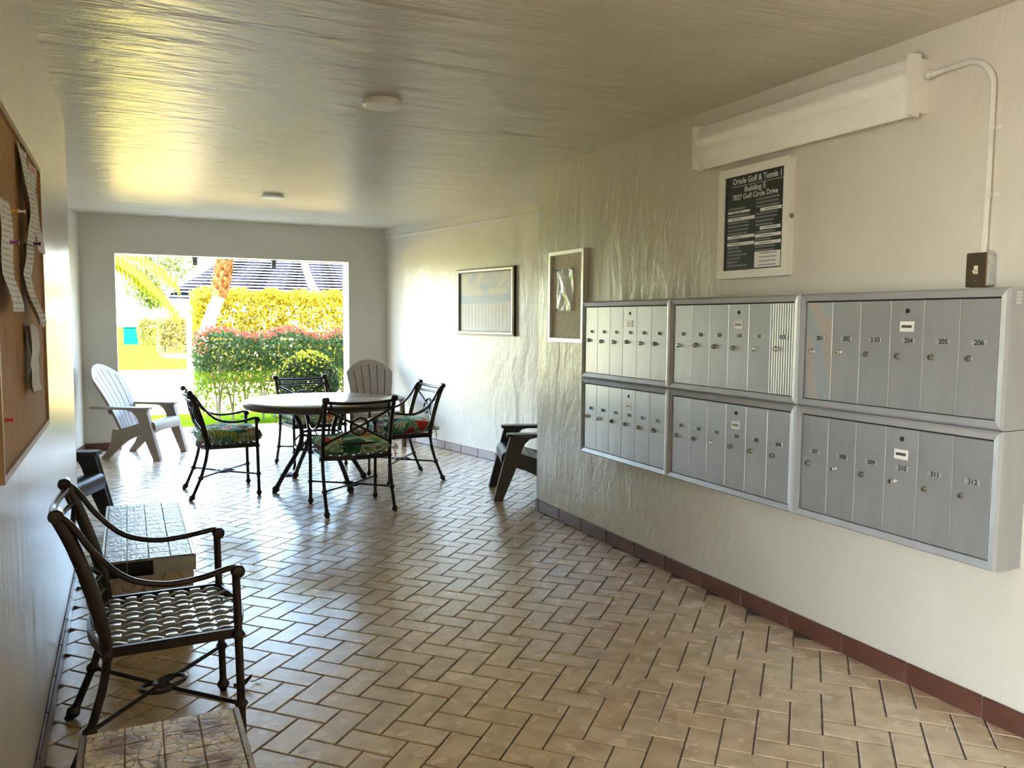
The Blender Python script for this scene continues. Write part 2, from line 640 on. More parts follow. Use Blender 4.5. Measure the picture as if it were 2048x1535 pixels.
def bench_tile(name, gray):
    m = NT(name)
    v = m.coord()
    vo = m.n('ShaderNodeTexVoronoi', feature='DISTANCE_TO_EDGE')
    vo.inputs['Scale'].default_value = 34
    wp = m.n('ShaderNodeTexNoise')
    wp.inputs['Scale'].default_value = 30
    m.l(v, wp.inputs['Vector'])
    mv = m.n('ShaderNodeVectorMath', operation='MULTIPLY_ADD')
    m.l(wp.outputs['Color'], mv.inputs[0])
    mv.inputs[1].default_value = (0.03, 0.03, 0)
    m.l(v, mv.inputs[2])
    m.l(mv.outputs[0], vo.inputs['Vector'])
    if gray:
        base = m.ramp(m.noise(v, 25, 4), [(0.3, (0.15, 0.16, 0.14)), (0.7, (0.28, 0.29, 0.25))])
        crack = (0.10, 0.10, 0.09)
    else:
        base = m.ramp(m.noise(v, 25, 4), [(0.3, (0.55, 0.43, 0.26)), (0.7, (0.70, 0.58, 0.38))])
        crack = (0.07, 0.038, 0.014)
    k = m.ramp(vo.outputs['Distance'], [(0.0, (1, 1, 1)), (0.07, (0, 0, 0))])
    c = m.mix(k, base, crack)
    if not gray:   # brown sunflower medallions printed where four tiles meet
        sp = m.n('ShaderNodeSeparateXYZ')
        m.l(v, sp.inputs[0])
        fac = None
        for (cx, cy) in ((-0.085, 0.456), (0.085, 0.462), (0.088, 0.285), (-0.085, 0.20), (0.085, 0.03), (-0.085, -0.10), (0.085, -0.25), (-0.085, -0.4)):
            dx = m.math('SUBTRACT', sp.outputs[0], cx)
            dy = m.math('SUBTRACT', sp.outputs[1], cy)
            d = m.math('SQRT', m.math('ADD', m.math('MULTIPLY', dx, dx), m.math('MULTIPLY', dy, dy)))
            fac = d if fac is None else m.math('MINIMUM', fac, d)
        wob = m.math('ADD', fac, m.math('MULTIPLY', m.math('SUBTRACT', m.noise(v, 40, 3), 0.5), 0.012))
        ringf = m.ramp(wob, [(0.0, (0.5, 0.5, 0.5)), (0.018, (0.75, 0.75, 0.75)), (0.030, (1, 1, 1)), (0.041, (0.85, 0.85, 0.85)), (0.048, (0.25, 0.25, 0.25)), (0.057, (0.42, 0.42, 0.42)), (0.068, (0, 0, 0))])
        c = m.mix(ringf, c, (0.19, 0.095, 0.025))
    m.l(c, m.b.inputs['Base Color'])
    m.set(Roughness=0.36 if gray else 0.34)
    m.b.inputs['Specular IOR Level'].default_value = 0.38 if gray else 0.16
    h = m.math('ADD', m.math('MINIMUM', vo.outputs['Distance'], 0.12), m.math('MULTIPLY', m.noise(v, 60, 2), 0.25))
    m.bump(h, 0.7 if gray else 0.4, 0.02 if gray else 0.008)
    return m.mat


M['bench_tile'] = bench_tile('brown_sunflower_tile', False)
M['bench_tile_gray'] = bench_tile('grey_embossed_tile', True)
M['bullnose'] = plain('brown_bullnose', (0.2, 0.14, 0.09), 0.25, 0, 0.25)
M['bullnose_gray'] = plain('grey_bullnose', (0.33, 0.32, 0.28), 0.25, 0, 0.2)


def leaf_mat(name, tl=0.45):
    m = NT(name)
    at = m.n('ShaderNodeAttribute', attribute_name='leafcol')
    m.l(at.outputs['Color'], m.b.inputs['Base Color'])
    m.set(Roughness=0.5)
    m.b.inputs['Specular IOR Level'].default_value = 0.15
    tr = m.n('ShaderNodeBsdfTranslucent')
    m.l(at.outputs['Color'], tr.inputs['Color'])
    mx = m.n('ShaderNodeMixShader')
    mx.inputs[0].default_value = tl
    m.l(m.b.outputs[0], mx.inputs[1])
    m.l(tr.outputs[0], mx.inputs[2])
    m.l(mx.outputs[0], m.out.inputs['Surface'])
    return m.mat


M['leaf'] = leaf_mat('leaf')
M['bark'] = plain('bark', (0.22, 0.17, 0.12), 0.85, 0, 0.3, 20, 0.4, 30, 0.01, spec=0.0)
M['palm_bark'] = plain('palm_trunk', (0.55, 0.5, 0.43), 0.85, 0, 0.15, 20, 0.4, 30, 0.01, spec=0.0)
M['palm_boot'] = plain('palm_boots', (0.12, 0.055, 0.02), 0.85, 0, 0.4, 20, 0.6, 25, 0.02, spec=0.0)
M['grass'] = plain('lawn', (0.085, 0.145, 0.006), 0.9, 0, 0.3, 2.5, 0.5, 120, 0.02, spec=0.0)
M['gravel'] = plain('pebbles', (0.62, 0.57, 0.5), 0.85, 0, 0.35, 30, 0.9, 38, 0.03, spec=0.0)
M['road'] = plain('sandy_concrete', (0.40, 0.29, 0.08), 0.85, 0, 0.06, 1.5, spec=0.0)
M['paving'] = plain('grey_paving', (0.27, 0.28, 0.30), 0.85, 0, 0.08, 1.5, spec=0.0)
M['mulch'] = plain('mulch', (0.30, 0.24, 0.2), 0.95, 0, 0.4, 20, 0.8, 30, 0.03, spec=0.0)
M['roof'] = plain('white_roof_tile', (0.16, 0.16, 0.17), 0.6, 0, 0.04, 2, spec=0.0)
M['roof_shadow_dark'] = plain('roof_shadow_gap', (0.006, 0.007, 0.016), 0.8, spec=0.0)
M['white'] = plain('white_stucco', (0.82, 0.81, 0.78), 0.8, 0, 0.03, 2, spec=0.0)
M['bracket'] = plain('grey_bracket', (0.12, 0.12, 0.125), 0.5, 0.3)

# ------------------------------------------------------------------ room dimensions
XR, XL, CH = 2.666, -0.277, 2.432
Y_OPEN, Y_RC, Y_LC, Y_FAR, FAR_T = -0.9, 5.15, 5.11, 9.283, 0.27
Y_SIDE, BACK = 0.92, True    # the entrance is a gap in the left wall before Y_SIDE
OX0, OX1, OZ = -0.095, 2.33, 2.036
A_R, A_L = 0.2085, 0.18
FCR = 3.2676 - math.tan(A_R) * (Y_FAR - 7.0)      # far right corner x
FCL = -0.42                                       # far left corner x


def xr2(y):
    return 3.2676 + math.tan(A_R) * (7.0 - y)


def xl2(y):
    return FCL - math.tan(A_L) * (Y_FAR - y)


def struct(o):
    o['kind'] = 'structure'
    return o


# walls
struct(MB().box(XR, 4.6, Y_OPEN, Y_RC, -0.01, CH).obj('wall_right', M['wall'], ang=0.5))
struct(MB().box(-2.2, XL, Y_SIDE, Y_LC, -0.01, CH).obj('wall_left', M['wall_left']))
if BACK:
    struct(MB().box(-2.2, 4.6, Y_OPEN - 0.2, Y_OPEN, -0.01, CH).obj('wall_back', M['wall']))
struct(MB().prism([(xr2(Y_RC), Y_RC), (FCR, Y_FAR), (FCR + 0.4, Y_FAR + FAR_T), (5.0, Y_FAR + FAR_T), (5.0, Y_RC)], -0.01, CH, 'xy').obj('wall_recess_right', M['wall']))
struct(MB().prism([(xl2(Y_LC), Y_LC), (-2.2, Y_LC), (-2.2, Y_FAR + FAR_T), (FCL - 0.4, Y_FAR + FAR_T), (FCL, Y_FAR)], -0.01, CH, 'xy').obj('wall_recess_left', M['wall']))
far = MB()
far.prism([(FCL, 0), (OX0, 0), (OX0, OZ), (OX1, OZ), (OX1, 0), (FCR, 0), (FCR, CH), (FCL, CH)], Y_FAR, Y_FAR + FAR_T, 'xz')
struct(far.obj('wall_far', M['wall_far']))
struct(MB().box(-2.2, 5.0, Y_OPEN, Y_FAR + FAR_T, CH, CH + 0.25).obj('ceiling', M['ceiling']))
struct(MB().box(-14, 14, Y_OPEN - 0.2, Y_FAR + FAR_T, CH + 0.25, 7.9).obj('wall_upper_storeys', M['outer']))
# moulding under the ceiling of the angled wall
tr = MB()
tr.m = Matrix.Translation((3.2676, 7.0, 0)) @ Matrix.Rotation(A_R, 4, 'Z')
L0, L1 = -(7 - Y_RC) / math.cos(A_R), (Y_FAR - 7) / math.cos(A_R)
tr.prism([(0, CH), (-0.022, CH), (-0.022, CH - 0.08), (-0.03, CH - 0.088), (-0.03, CH - 0.098), (-0.012, CH - 0.108), (0, CH - 0.115)], L0, L1, 'xz')
struct(tr.obj('trim_1', M['wall']))

# floor: grout bed and herringbone tiles
floor = struct(MB().box(-2.2, 5.0, Y_OPEN - 0.1, Y_FAR + 0.36, -0.12, -0.004).obj('floor', M['grout']))
S = 0.10634
UA = math.radians(-45.715)
U, V_ = Vector((math.cos(UA), math.sin(UA))), Vector((-math.sin(UA), math.cos(UA)))
ORG = Vector((1.62117, 2.19993))
G = 0.0028


def tile_geom():
    w, h, c, t = S - G, S / 2 - G, 0.0028, 0.012
    mb = MB()
    ring = [(-w, -h), (w, -h), (w, h), (-w, h)]
    r2 = [(-w + c, -h + c), (w - c, -h + c), (w - c, h - c), (-w + c, h - c)]
    mb.add([(a, b, -t) for a, b in ring] + [(a, b, -c) for a, b in ring] + [(a, b, 0) for a, b in r2],
           [(8, 9, 10, 11)] + [(i, (i + 1) % 4, 4 + (i + 1) % 4, 4 + i) for i in range(4)] + [(4 + i, 4 + (i + 1) % 4, 8 + (i + 1) % 4, 8 + i) for i in range(4)])
    return mb


tile_me = tile_geom().mesh('tile', M['tile'], ang=0.3)
tiles = []
for i in range(-160, 160):
    for j in range(-160, 160):
        k = (i - j) % 4
        if k == 0:
            c, rot = ORG + U * (S * (i + 1)) + V_ * (S * (j + 0.5)), UA
        elif k == 3:
            c, rot = ORG + U * (S * (i + 0.5)) + V_ * (S * (j + 1)), UA + PI / 2
        else:
            continue
        x, y = c
        if not (-0.8 < y < Y_FAR + 0.30):
            continue
        if Y_SIDE < y < Y_LC and x < XL - 0.05 or y <= Y_SIDE and x < -2.1 or y < Y_RC and x > XR + 0.05 or y >= Y_LC and x < xl2(y) - 0.05 or y >= Y_RC and x > xr2(y) + 0.05:
            continue
        q = to_px((x, y, 0))
        vis = q is not None and -40 < q[0] < 2088 and q[1] < 1590
        area = (1.0 / q[2] ** 3) if vis else 0.0
        tiles.append((area, x, y, rot))
tiles.sort(reverse=True)
rt = random.Random(3)
for a, x, y, rot in tiles[:300]:
    link('floor_tile', tile_me, floor, (x, y, rt.uniform(-0.0006, 0.0004)), (rt.uniform(-0.003, 0.003), rt.uniform(-0.003, 0.003), rot + rt.choice((0, PI))))
mb, tint = MB(), []
g = tile_geom()
for a, x, y, rot in tiles[300:]:
    m4 = Matrix.Translation((x, y, rt.uniform(-0.0006, 0.0004))) @ Matrix.Rotation(rot, 4, 'Z') @ Matrix.Rotation(rt.uniform(-0.003, 0.003), 4, 'X') @ Matrix.Rotation(rt.uniform(-0.003, 0.003), 4, 'Y')
    mb.m = m4
    mb.add(g.v, g.f)
    tint += [rt.random()] * len(g.v)
fo = mb.obj('distant_floor_tiles', M['tile_far'], floor, ang=0.3)
fo['kind'] = 'stuff'
at = fo.data.attributes.new('tint', 'FLOAT', 'POINT')
at.data.foreach_set('value', tint)

# baseboards of brown tiles
BH, BT, BL = 0.082, 0.013, 0.305


def baseboard(name, p0, p1, nrm, off=0.0):
    """p0->p1 along the wall foot, nrm = into the room"""
    p0, p1, nrm = Vector(p0), Vector(p1), Vector(nrm).normalized()
    d = (p1 - p0)
    L = d.length
    d.normalize()
    rz = math.atan2(d.y, d.x)
    sgn = 1 if Vector((-d.y, d.x)).dot(nrm) > 0 else -1
    root = MB().box(0, L, 0, sgn * 0.006, 0, BH - 0.004).obj(name, M['base_grout'], None, (p0.x, p0.y, 0), (0, 0, rz))
    struct(root)
    me = {}
    s = off
    while s < L:
        a, b = max(s, 0) + 0.0018, min(s + BL, L) - 0.0018
        if b - a > 0.02:
            key = round(b - a, 3)
            if key not in me:
                m_ = MB()
                hw = (b - a) / 2
                m_.box(-hw, hw, 0, sgn * BT, 0.001, BH, 0.0035)
                me[key] = m_.mesh('base_tile', M['base_tile'])
            link('base_tile', me[key], root, ((a + b) / 2, 0, 0))
        s += BL
    return root


baseboard('baseboard_right', (XR, Y_RC), (XR, Y_OPEN), (-1, 0), -(BL - (Y_RC - 4.7905)) if Y_RC - 4.7905 < BL else (Y_RC - 4.7905) - 2 * BL)
baseboard('baseboard_left', (XL, Y_SIDE), (XL, Y_LC), (1, 0), -0.1)
baseboard('baseboard_recess_right', (xr2(Y_RC), Y_RC), (FCR, Y_FAR), (-math.cos(A_R), -math.sin(A_R)), -0.12)
baseboard('baseboard_recess_left', (FCL, Y_FAR), (xl2(Y_LC), Y_LC), (1, 0))
baseboard('baseboard_far_left', (FCL, Y_FAR), (OX0, Y_FAR), (0, -1))
baseboard('baseboard_far_right', (OX1, Y_FAR), (FCR, Y_FAR), (0, -1))
baseboard('baseboard_jamb_left', (OX0, Y_FAR), (OX0, Y_FAR + FAR_T), (1, 0))

# ------------------------------------------------------------------ mailboxes
RW = -PI / 2          # things on the right wall: local X runs towards the camera, local -Y faces the room
MBD = 0.12            # depth of the bank in front of the wall
UW, UH = 0.89, 0.4655
Z_LO = 0.5636


def mailbox_unit(y_left, z0, first, label, special=None):
    special = special or {}
    t = thing('mailbox_unit', label, 'mailbox', (XR - MBD, y_left, z0), RW, 'wall of six mailbox units')
    g = 0.0012
    b = MB().box(g, UW - g, 0.008, MBD, g, UH - g)
    b.obj('body', M['mbframe'], t)
    fw, fd = 0.031, 0.014
    fr = MB()
    o = [(g, g), (UW - g, g), (UW - g, UH - g), (g, UH - g)]
    i_ = [(fw, fw), (UW - fw, fw), (UW - fw, UH - fw), (fw, UH - fw)]
    mid = [(0.009, 0.009), (UW - 0.009, 0.009), (UW - 0.009, UH - 0.009), (0.009, UH - 0.009)]
    V = [(x, 0.008, z) for x, z in o] + [(x, -0.004, z) for x, z in o] + [(x, -fd, z) for x, z in mid] + [(x, -0.006, z) for x, z in i_] + [(x, 0.008, z) for x, z in i_]
    Fs = []
    for lay in range(4):
        for k in range(4):
            a, b2 = lay * 4 + k, lay * 4 + (k + 1) % 4
            Fs.append((a, b2, b2 + 4, a + 4))
    for k in range(4):
        Fs.append((k, (k + 1) % 4, 16 + (k + 1) % 4, 16 + k))
    fr.add(V, Fs)
    fr.obj('frame', M['mbframe'], t, ang=0.2)
    MB().box(fw - 0.001, UW - fw + 0.001, 0.0055, 0.0079, fw - 0.001, UH - fw + 0.001).obj('shadow_gap', M['dark'], t)
    n, dw = 6, (UW - 2 * fw - 0.008) / 6
    dh0, dh1 = fw + 0.003, UH - fw - 0.006
    for k in range(n):
        x0 = fw + 0.004 + k * dw
        num = str(first + k)
        mat = {'stain': M['door_stained'], 'rib': M['door_ribbed']}.get(special.get(k), M['door'])
        cx, cz = x0 + dw / 2, UH / 2
        d = MB().box(-dw / 2 + 0.0008, dw / 2 - 0.0008, -0.003, 0.005, dh0 - cz, dh1 - cz, 0.0012).obj('door', mat, t, (cx, 0, cz))
        rj = random.Random(first * 10 + k)
        # lock: collar, cylinder and key slot
        lx, lz = -dw / 2 + 0.036 + rj.uniform(-0.003, 0.003), -0.004 + rj.uniform(-0.003, 0.003)
        lk = MB()
        lk.m = Matrix.Translation((lx, -0.003, lz)) @ Matrix.Rotation(PI / 2, 4, 'X')
        lk.lathe([(0.0118, 0), (0.0118, 0.004), (0.0095, 0.007), (0.009, 0.013), (0.0075, 0.0145), (0, 0.0145)], 14)
        lk.obj('lock', M['lock_chrome'] if rj.random() < 0.25 else M['lock_dark'], d)
        MB().box(lx - 0.0009, lx + 0.0009, -0.0182, -0.0174, lz - 0.0055, lz + 0.002).obj('key_slot', M['dark'], d)
        nx = 0.004 + rj.uniform(-0.004, 0.004)
        MB().box(nx - 0.027, nx + 0.027, -0.0048, -0.003, 0.0415, 0.0595, 0.0006).obj('number_plate', M['plate'], d)
        text(num if not (special.get('gap') == k) else num[0] + ' ' + num[1:], 0.0235, M['ink'], d, (nx + 0.003, -0.0054, 0.0505), 'number', weight=0.0006)
        if k == 3:
            kh = MB()
            kh.m = Matrix.Translation((0.0, -0.003, 0.158)) @ Matrix.Rotation(PI / 2, 4, 'X')
            kh.lathe([(0.0088, 0), (0.0088, 0.0012), (0.006, 0.0018), (0.006, 0.0006), (0, 0.0006)], 14)
            kh.obj('master_lock', M['dark'], d)
            MB().box(-0.029, 0.029, -0.0055, -0.003, 0.083, 0.12, 0.0008).obj('label_holder', M['alum_white'], d)
            MB().box(-0.021, 0.021, -0.0062, -0.005, 0.097, 0.107, 0.0004).obj('label_window', M['lock_dark'], d)
    return t


U0 = 4.31
mailbox_unit(U0, Z_LO + UH, 101, 'upper mailbox unit beside the bleached cork notice board, doors 101 to 106')
mailbox_unit(U0 - UW, Z_LO + UH, 107, 'middle unit of the upper mailbox row with one ribbed door, doors 107 to 112', {5: 'rib'})
right_up = mailbox_unit(U0 - 2 * UW, Z_LO + UH, 201, 'upper mailbox unit below the light switch, doors 201 to 206, one rainbow stained', {0: 'stain', 'gap': 2})
mailbox_unit(U0, Z_LO, 207, 'lower mailbox unit nearest the wall corner, doors 207 to 212')
mailbox_unit(U0 - UW, Z_LO, 301, 'middle unit of the lower mailbox row, doors 301 to 306')
mailbox_unit(U0 - 2 * UW, Z_LO, 307, 'lower mailbox unit below the stained door, doors 307 to 312')
for k in range(4):   # small stack of stickers on the side of the upper unit
    MB().box(UW - 0.0012, UW - 0.0004, 0.022, 0.05, UH - 0.022 - k * 0.011, UH - 0.014 - k * 0.011).obj('sticker', M['pale_ink'], right_up)

# ------------------------------------------------------------------ directory board
t = thing('directory_board', 'white framed black building directory with address lettering, under the fluorescent light', 'sign', (XR, 3.175, 1.584), RW)
DW, DH, DD = 0.465, 0.52, 0.036
MB().box(0.004, DW - 0.004, -0.02, -0.0005, 0.004, DH - 0.004).obj('backing', M['alum_white'], t)
fr = MB()
w_ = 0.038
o = [(0, 0), (DW, 0), (DW, DH), (0, DH)]
i_ = [(w_, w_), (DW - w_, w_), (DW - w_, DH - w_), (w_, DH - w_)]
V = [(x, -0.0005, z) for x, z in o] + [(x, -DD, z) for x, z in o] + [(x, -DD + 0.004, z) for x, z in i_] + [(x, -0.0195, z) for x, z in i_]
fr.add(V, [(l * 4 + k, l * 4 + (k + 1) % 4, (l + 1) * 4 + (k + 1) % 4, (l + 1) * 4 + k) for l in range(3) for k in range(4)])
fr.obj('frame', M['alum_white'], t, ang=0.2)
pn = MB().box(w_, DW - w_, -0.0245, -0.0205, w_, DH - w_).obj('panel', plain('black_felt', (0.018, 0.021, 0.023), 0.35, 0, 0.1), t)
PY = -0.0252
text('Oriole Golf & Tennis 1', 0.040, M['pale_ink'], pn, (DW / 2 + 0.018, PY, DH - w_ - 0.026), weight=0.0007, sx=0.87)
MB().box(w_ + 0.045, DW - w_ - 0.002, PY, PY + 0.0008, DH - w_ - 0.0495, DH - w_ - 0.0475).obj('underline', M['pale_ink'], pn)
text('Building E', 0.036, M['pale_ink'], pn, (DW / 2 + 0.008, PY, DH - w_ - 0.068), weight=0.0004)
text('7837 Golf Circle Drive', 0.034, M['pale_ink'], pn, (DW / 2 + 0.006, PY, DH - w_ - 0.101), weight=0.0004, sx=0.95)
rd = random.Random(5)


def name_row(x, z, wd, mat, h=0.0085):
    s = x
    mb_ = MB()
    while s < x + wd:
        ww = rd.uniform(0.006, 0.02)
        mb_.box(s, min(s + ww, x + wd), PY, PY + 0.0006, z - h / 2, z + h / 2)
        s += ww + 0.0035
    mb_.obj('name_row', mat, pn)


faint = plain('faint_print', (0.21, 0.215, 0.21), 0.5)
grey_text = plain('strip_print', (0.30, 0.29, 0.27), 0.6)
strips_l = {1: 0.15, 3: 0.185, 8: 0.185, 10: 0.185}
z = DH - w_ - 0.152
for k in range(17):
    if k in strips_l:
        hh = 0.010 if k == 1 else 0.015
        MB().box(w_ + 0.022, w_ + 0.022 + strips_l[k], PY - 0.0006, PY + 0.0008, z - hh / 2, z + hh / 2).obj('name_strip', M['paper'], pn)
        mb2 = MB().box(w_ + 0.05, w_ + 0.12, PY - 0.001, PY - 0.0007, z - 0.0022, z + 0.0022)
        mb2.obj('strip_print', grey_text, pn)
    else:
        name_row(w_ + 0.024, z, rd.uniform(0.07, 0.15), faint)
    z -= 0.0168
strips_r = {3: (0.03, 0.135), 8: (0.03, 0.13), 10: (0.0, 0.165), 12: (0.0, 0.165)}
z, x0 = DH - w_ - 0.125, w_ + 0.212
for k in range(15):
    if k in strips_r:
        a, wd = strips_r[k]
        MB().box(x0 + a, x0 + a + wd, PY - 0.0006, PY + 0.0008, z - 0.0075, z + 0.0075).obj('name_strip', M['paper'], pn)
        MB().box(x0 + a + 0.03, x0 + a + 0.11, PY - 0.001, PY - 0.0007, z - 0.0022, z + 0.0022).obj('strip_print', grey_text, pn)
    else:
        name_row(x0 + 0.002, z, rd.uniform(0.09, 0.15), faint)
    z -= 0.0168
MB().box(x0, x0 + 0.165, PY - 0.0006, PY + 0.0008, w_ + 0.006, w_ + 0.078).obj('name_card', M['paper'], pn)
for k in range(4):
    MB().box(x0 + 0.03, x0 + 0.14, PY - 0.001, PY - 0.0007, w_ + 0.014 + k * 0.018, w_ + 0.019 + k * 0.018).obj('card_print', grey_text, pn)
lk = MB()
lk.m = Matrix.Translation((DW, -0.017, DH * 0.5)) @ Matrix.Rotation(PI / 2, 4, 'Y')
lk.lathe([(0.011, 0), (0.011, 0.005), (0.007, 0.006), (0, 0.006)], 14)
lk.obj('lock', M['lock_dark'], t)

# ------------------------------------------------------------------ fluorescent light, conduit, switch
t = thing('fluorescent_light', 'long wraparound fluorescent fixture with ribbed cream lens, mounted high on the wall', 'light fixture', (XR, 3.30, 2.125), RW)
FL, FH, FD = 1.235, 0.215, 0.10
MB().box(0.02, FL - 0.02, -0.055, -0.0005, 0.02, FH - 0.02, 0.004).obj('housing', M['alum_white'], t)


def lens():
    m = NT('prismatic_lens')
    w = m.n('ShaderNodeTexWave')
    w.inputs['Scale'].default_value = 60
    m.l(m.coord((1, 0, 0)), w.inputs['Vector'])
    w2 = m.n('ShaderNodeTexWave', bands_direction='Z')
    w2.inputs['Scale'].default_value = 60
    m.l(m.coord((0, 0, 1)), w2.inputs['Vector'])
    m.bump(m.math('ADD', w.outputs['Fac'], w2.outputs['Fac']), 0.5, 0.002)
    m.set(Base_Color=(0.92, 0.90, 0.82, 1), Roughness=0.32)
    return m.mat


arc = []
for k in range(17):
    a = k / 16
    zz = 0.004 + (FH - 0.008) * a
    arc.append((-(0.058 + 0.042 * (1 - abs(2 * a - 1) ** 2.6)) - 0.006 * math.cos(a * 6 * PI), zz))
ln = MB()
prof = arc + [(-0.05, FH - 0.004), (-0.05, 0.004)]
ln.prism(prof, 0.012, FL - 0.012, 'yz')
ln.obj('lens', lens(), t, ang=0.8)
for x in (0, FL - 0.014):
    e = MB()
    pf = [(-0.0005, 0.012), (-0.05, 0.012), (-0.05, -0.004), (-0.108, 0.002), (-0.108, FH - 0.002), (-0.05, FH + 0.004), (-0.05, FH - 0.012), (-0.0005, FH - 0.012)]
    e.prism(pf, x, x + 0.014, 'yz')
    e.obj('end_cap', M['alum_white'], t)

t = thing('conduit', 'painted conduit pipe bending from the fluorescent light down to the switch box', 'conduit', (XR, 2.06, 1.615), RW)
pz = 2.272 - 1.615
pts = [(0.0, -0.018, pz)] + [(0.03, -0.018, pz), (0.13, -0.018, pz + 0.004)]
for k in range(9):
    a = PI / 2 * (1 - k / 8)
    pts.append((0.145 + 0.105 * math.cos(a), -0.018, pz - 0.101 + 0.105 * math.sin(a)))
pts += [(0.25, -0.018, 0.4), (0.25, -0.018, 0.22), (0.247, -0.018, 0.0)]
MB().tube(pts, 0.0105, 10).obj('pipe', M['conduit'], t)
MB().tube([(0.0, -0.018, pz), (0.022, -0.018, pz)], [0.016, 0.0145], 10).obj('coupling', M['conduit'], t)
for zz in (0.42, 0.195):
    c = MB().box(0.236, 0.285, -0.004, -0.0003, zz - 0.009, zz + 0.009, 0.001)
    c.tube([(0.25, -0.018, zz - 0.009), (0.25, -0.018, zz + 0.009)], 0.0135, 10)
    c.obj('clamp', M['conduit'], t)

t = thing('light_switch', 'bronze toggle switch plate on a galvanised surface box above the mailboxes', 'switch', (XR, 1.848, 1.502), RW)
MB().box(0.0, 0.072, -0.05, -0.0005, 0.0, 0.112, 0.004).obj('box', M['galv'], t)
pl = MB().box(-0.002, 0.074, -0.056, -0.0502, -0.002, 0.114, 0.003).obj('switch_plate', M['bronze_plate'], t)
MB().box(0.029, 0.043, -0.0575, -0.0555, 0.042, 0.07).obj('toggle_slot', M['ivory'], pl)
tg = MB()
tg.m = Matrix.Translation((0.036, -0.056, 0.056)) @ Matrix.Rotation(0.5, 4, 'X')
tg.box(-0.0045, 0.0045, -0.014, 0, -0.006, 0.004, 0.001)
tg.obj('toggle', M['ivory'], pl)
for zz in (0.019, 0.093):
    sc_ = MB()
    sc_.m = Matrix.Translation((0.036, -0.056, zz)) @ Matrix.Rotation(PI / 2, 4, 'X')
    sc_.lathe([(0.0035, 0), (0.0028, 0.0014), (0, 0.0016)], 8)
    sc_.obj('screw', M['lock_chrome'], pl)

# ------------------------------------------------------------------ bleached notice board on the right wall
t = thing('notice_board', 'narrow silver framed notice board with bleached cork, left of the mailboxes', 'notice board', (XR, 4.94, 1.235), RW)
NW, NH, w_ = 0.47, 0.605, 0.024
MB().box(0.004, NW - 0.004, -0.012, -0.0005, 0.004, NH - 0.004).obj('cork_panel', M['cork_pale'], t)


def frame(mb_, W, H, w, d, d_in, d_back=-0.0005):
    o_ = [(0, 0), (W, 0), (W, H), (0, H)]
    i2 = [(w, w), (W - w, w), (W - w, H - w), (w, H - w)]
    V_ = [(x, d_back, z_) for x, z_ in o_] + [(x, -d, z_) for x, z_ in o_] + [(x, -d, z_) for x, z_ in i2] + [(x, -d_in, z_) for x, z_ in i2]
    mb_.add(V_, [(l * 4 + k, l * 4 + (k + 1) % 4, (l + 1) * 4 + (k + 1) % 4, (l + 1) * 4 + k) for l in range(3) for k in range(4)])
    return mb_


frame(MB(), NW, NH, w_, 0.034, 0.0115).obj('frame', M['alum'], t, ang=0.2)


def film():
    m = NT('clear_plastic_sleeve')
    m.set(Base_Color=(0.9, 0.89, 0.84, 1), Roughness=0.12)
    m.bump(m.noise(m.coord((1, 1, 0.4)), 14, 3, 0.6, 1.5), 0.8, 0.01)
    tr_ = m.n('ShaderNodeBsdfTransparent')
    mx = m.n('ShaderNodeMixShader')
    mx.inputs[0].default_value = 0.62
    m.l(tr_.outputs[0], mx.inputs[1])
    m.l(m.b.outputs[0], mx.inputs[2])
    m.l(mx.outputs[0], m.out.inputs['Surface'])
    return m.mat


def crinkle(u, v):
    return (0.216 * u, -0.006 - 0.006 * abs(math.sin(u * 5 + v * 3)) - 0.005 * math.exp(-((u - v) * 7) ** 2) - 0.005 * math.exp(-((u + v - 1) * 7) ** 2), 0.279 * v)


ps = thing('plastic_sleeve', 'crinkled clear plastic sleeve pinned to the bleached cork notice board', 'document sleeve', (XR - 0.012, 4.835, 1.443), RW)
MB().solid(crinkle, 16, 20, (0, 0.001, 0)).obj('sleeve', film(), ps)
MB().box(0.018, 0.19, -0.0030, -0.0008, 0.01, 0.2).obj('paper_insert', M['paper'], ps)


def pin(label, mat, x, y, z, rz, grp='push pins', n_ax=0.012):
    t_ = thing('push_pin', label, 'push pin', (x, y, z), rz, grp)
    a = MB()
    a.m = Matrix.Rotation(PI / 2, 4, 'X')
    a.lathe([(0.0055, 0.004), (0.0055, 0.006), (0.0032, 0.008), (0.0032, 0.017), (0.0055, 0.019), (0.0055, 0.022), (0, 0.0225)], 10)
    a.obj('head', mat, t_)
    b_ = MB()
    b_.m = Matrix.Rotation(PI / 2, 4, 'X')
    b_.lathe([(0.0007, 0.0), (0.0007, 0.0045)], 6)
    b_.obj('needle', M['lock_chrome'], t_)
    return t_


for dx, dz in ((0.006, 0.272), (0.21, 0.272), (0.006, 0.006), (0.21, 0.006)):
    pin('dark push pin at a corner of the crinkled plastic sleeve', M['pin_blue'], XR - 0.0185, 4.835 - dx, 1.443 + dz, RW, 'pins of the plastic sleeve')

# ------------------------------------------------------------------ framed beach print on the angled wall
t = thing('framed_picture', 'framed pale beach and dune fence print hanging on the angled wall', 'picture', (3.2676 - math.sin(A_R) * 0.79, 7.0 + math.cos(A_R) * 0.79, 1.228), RW + A_R)
PW, PH = 0.96, 0.662


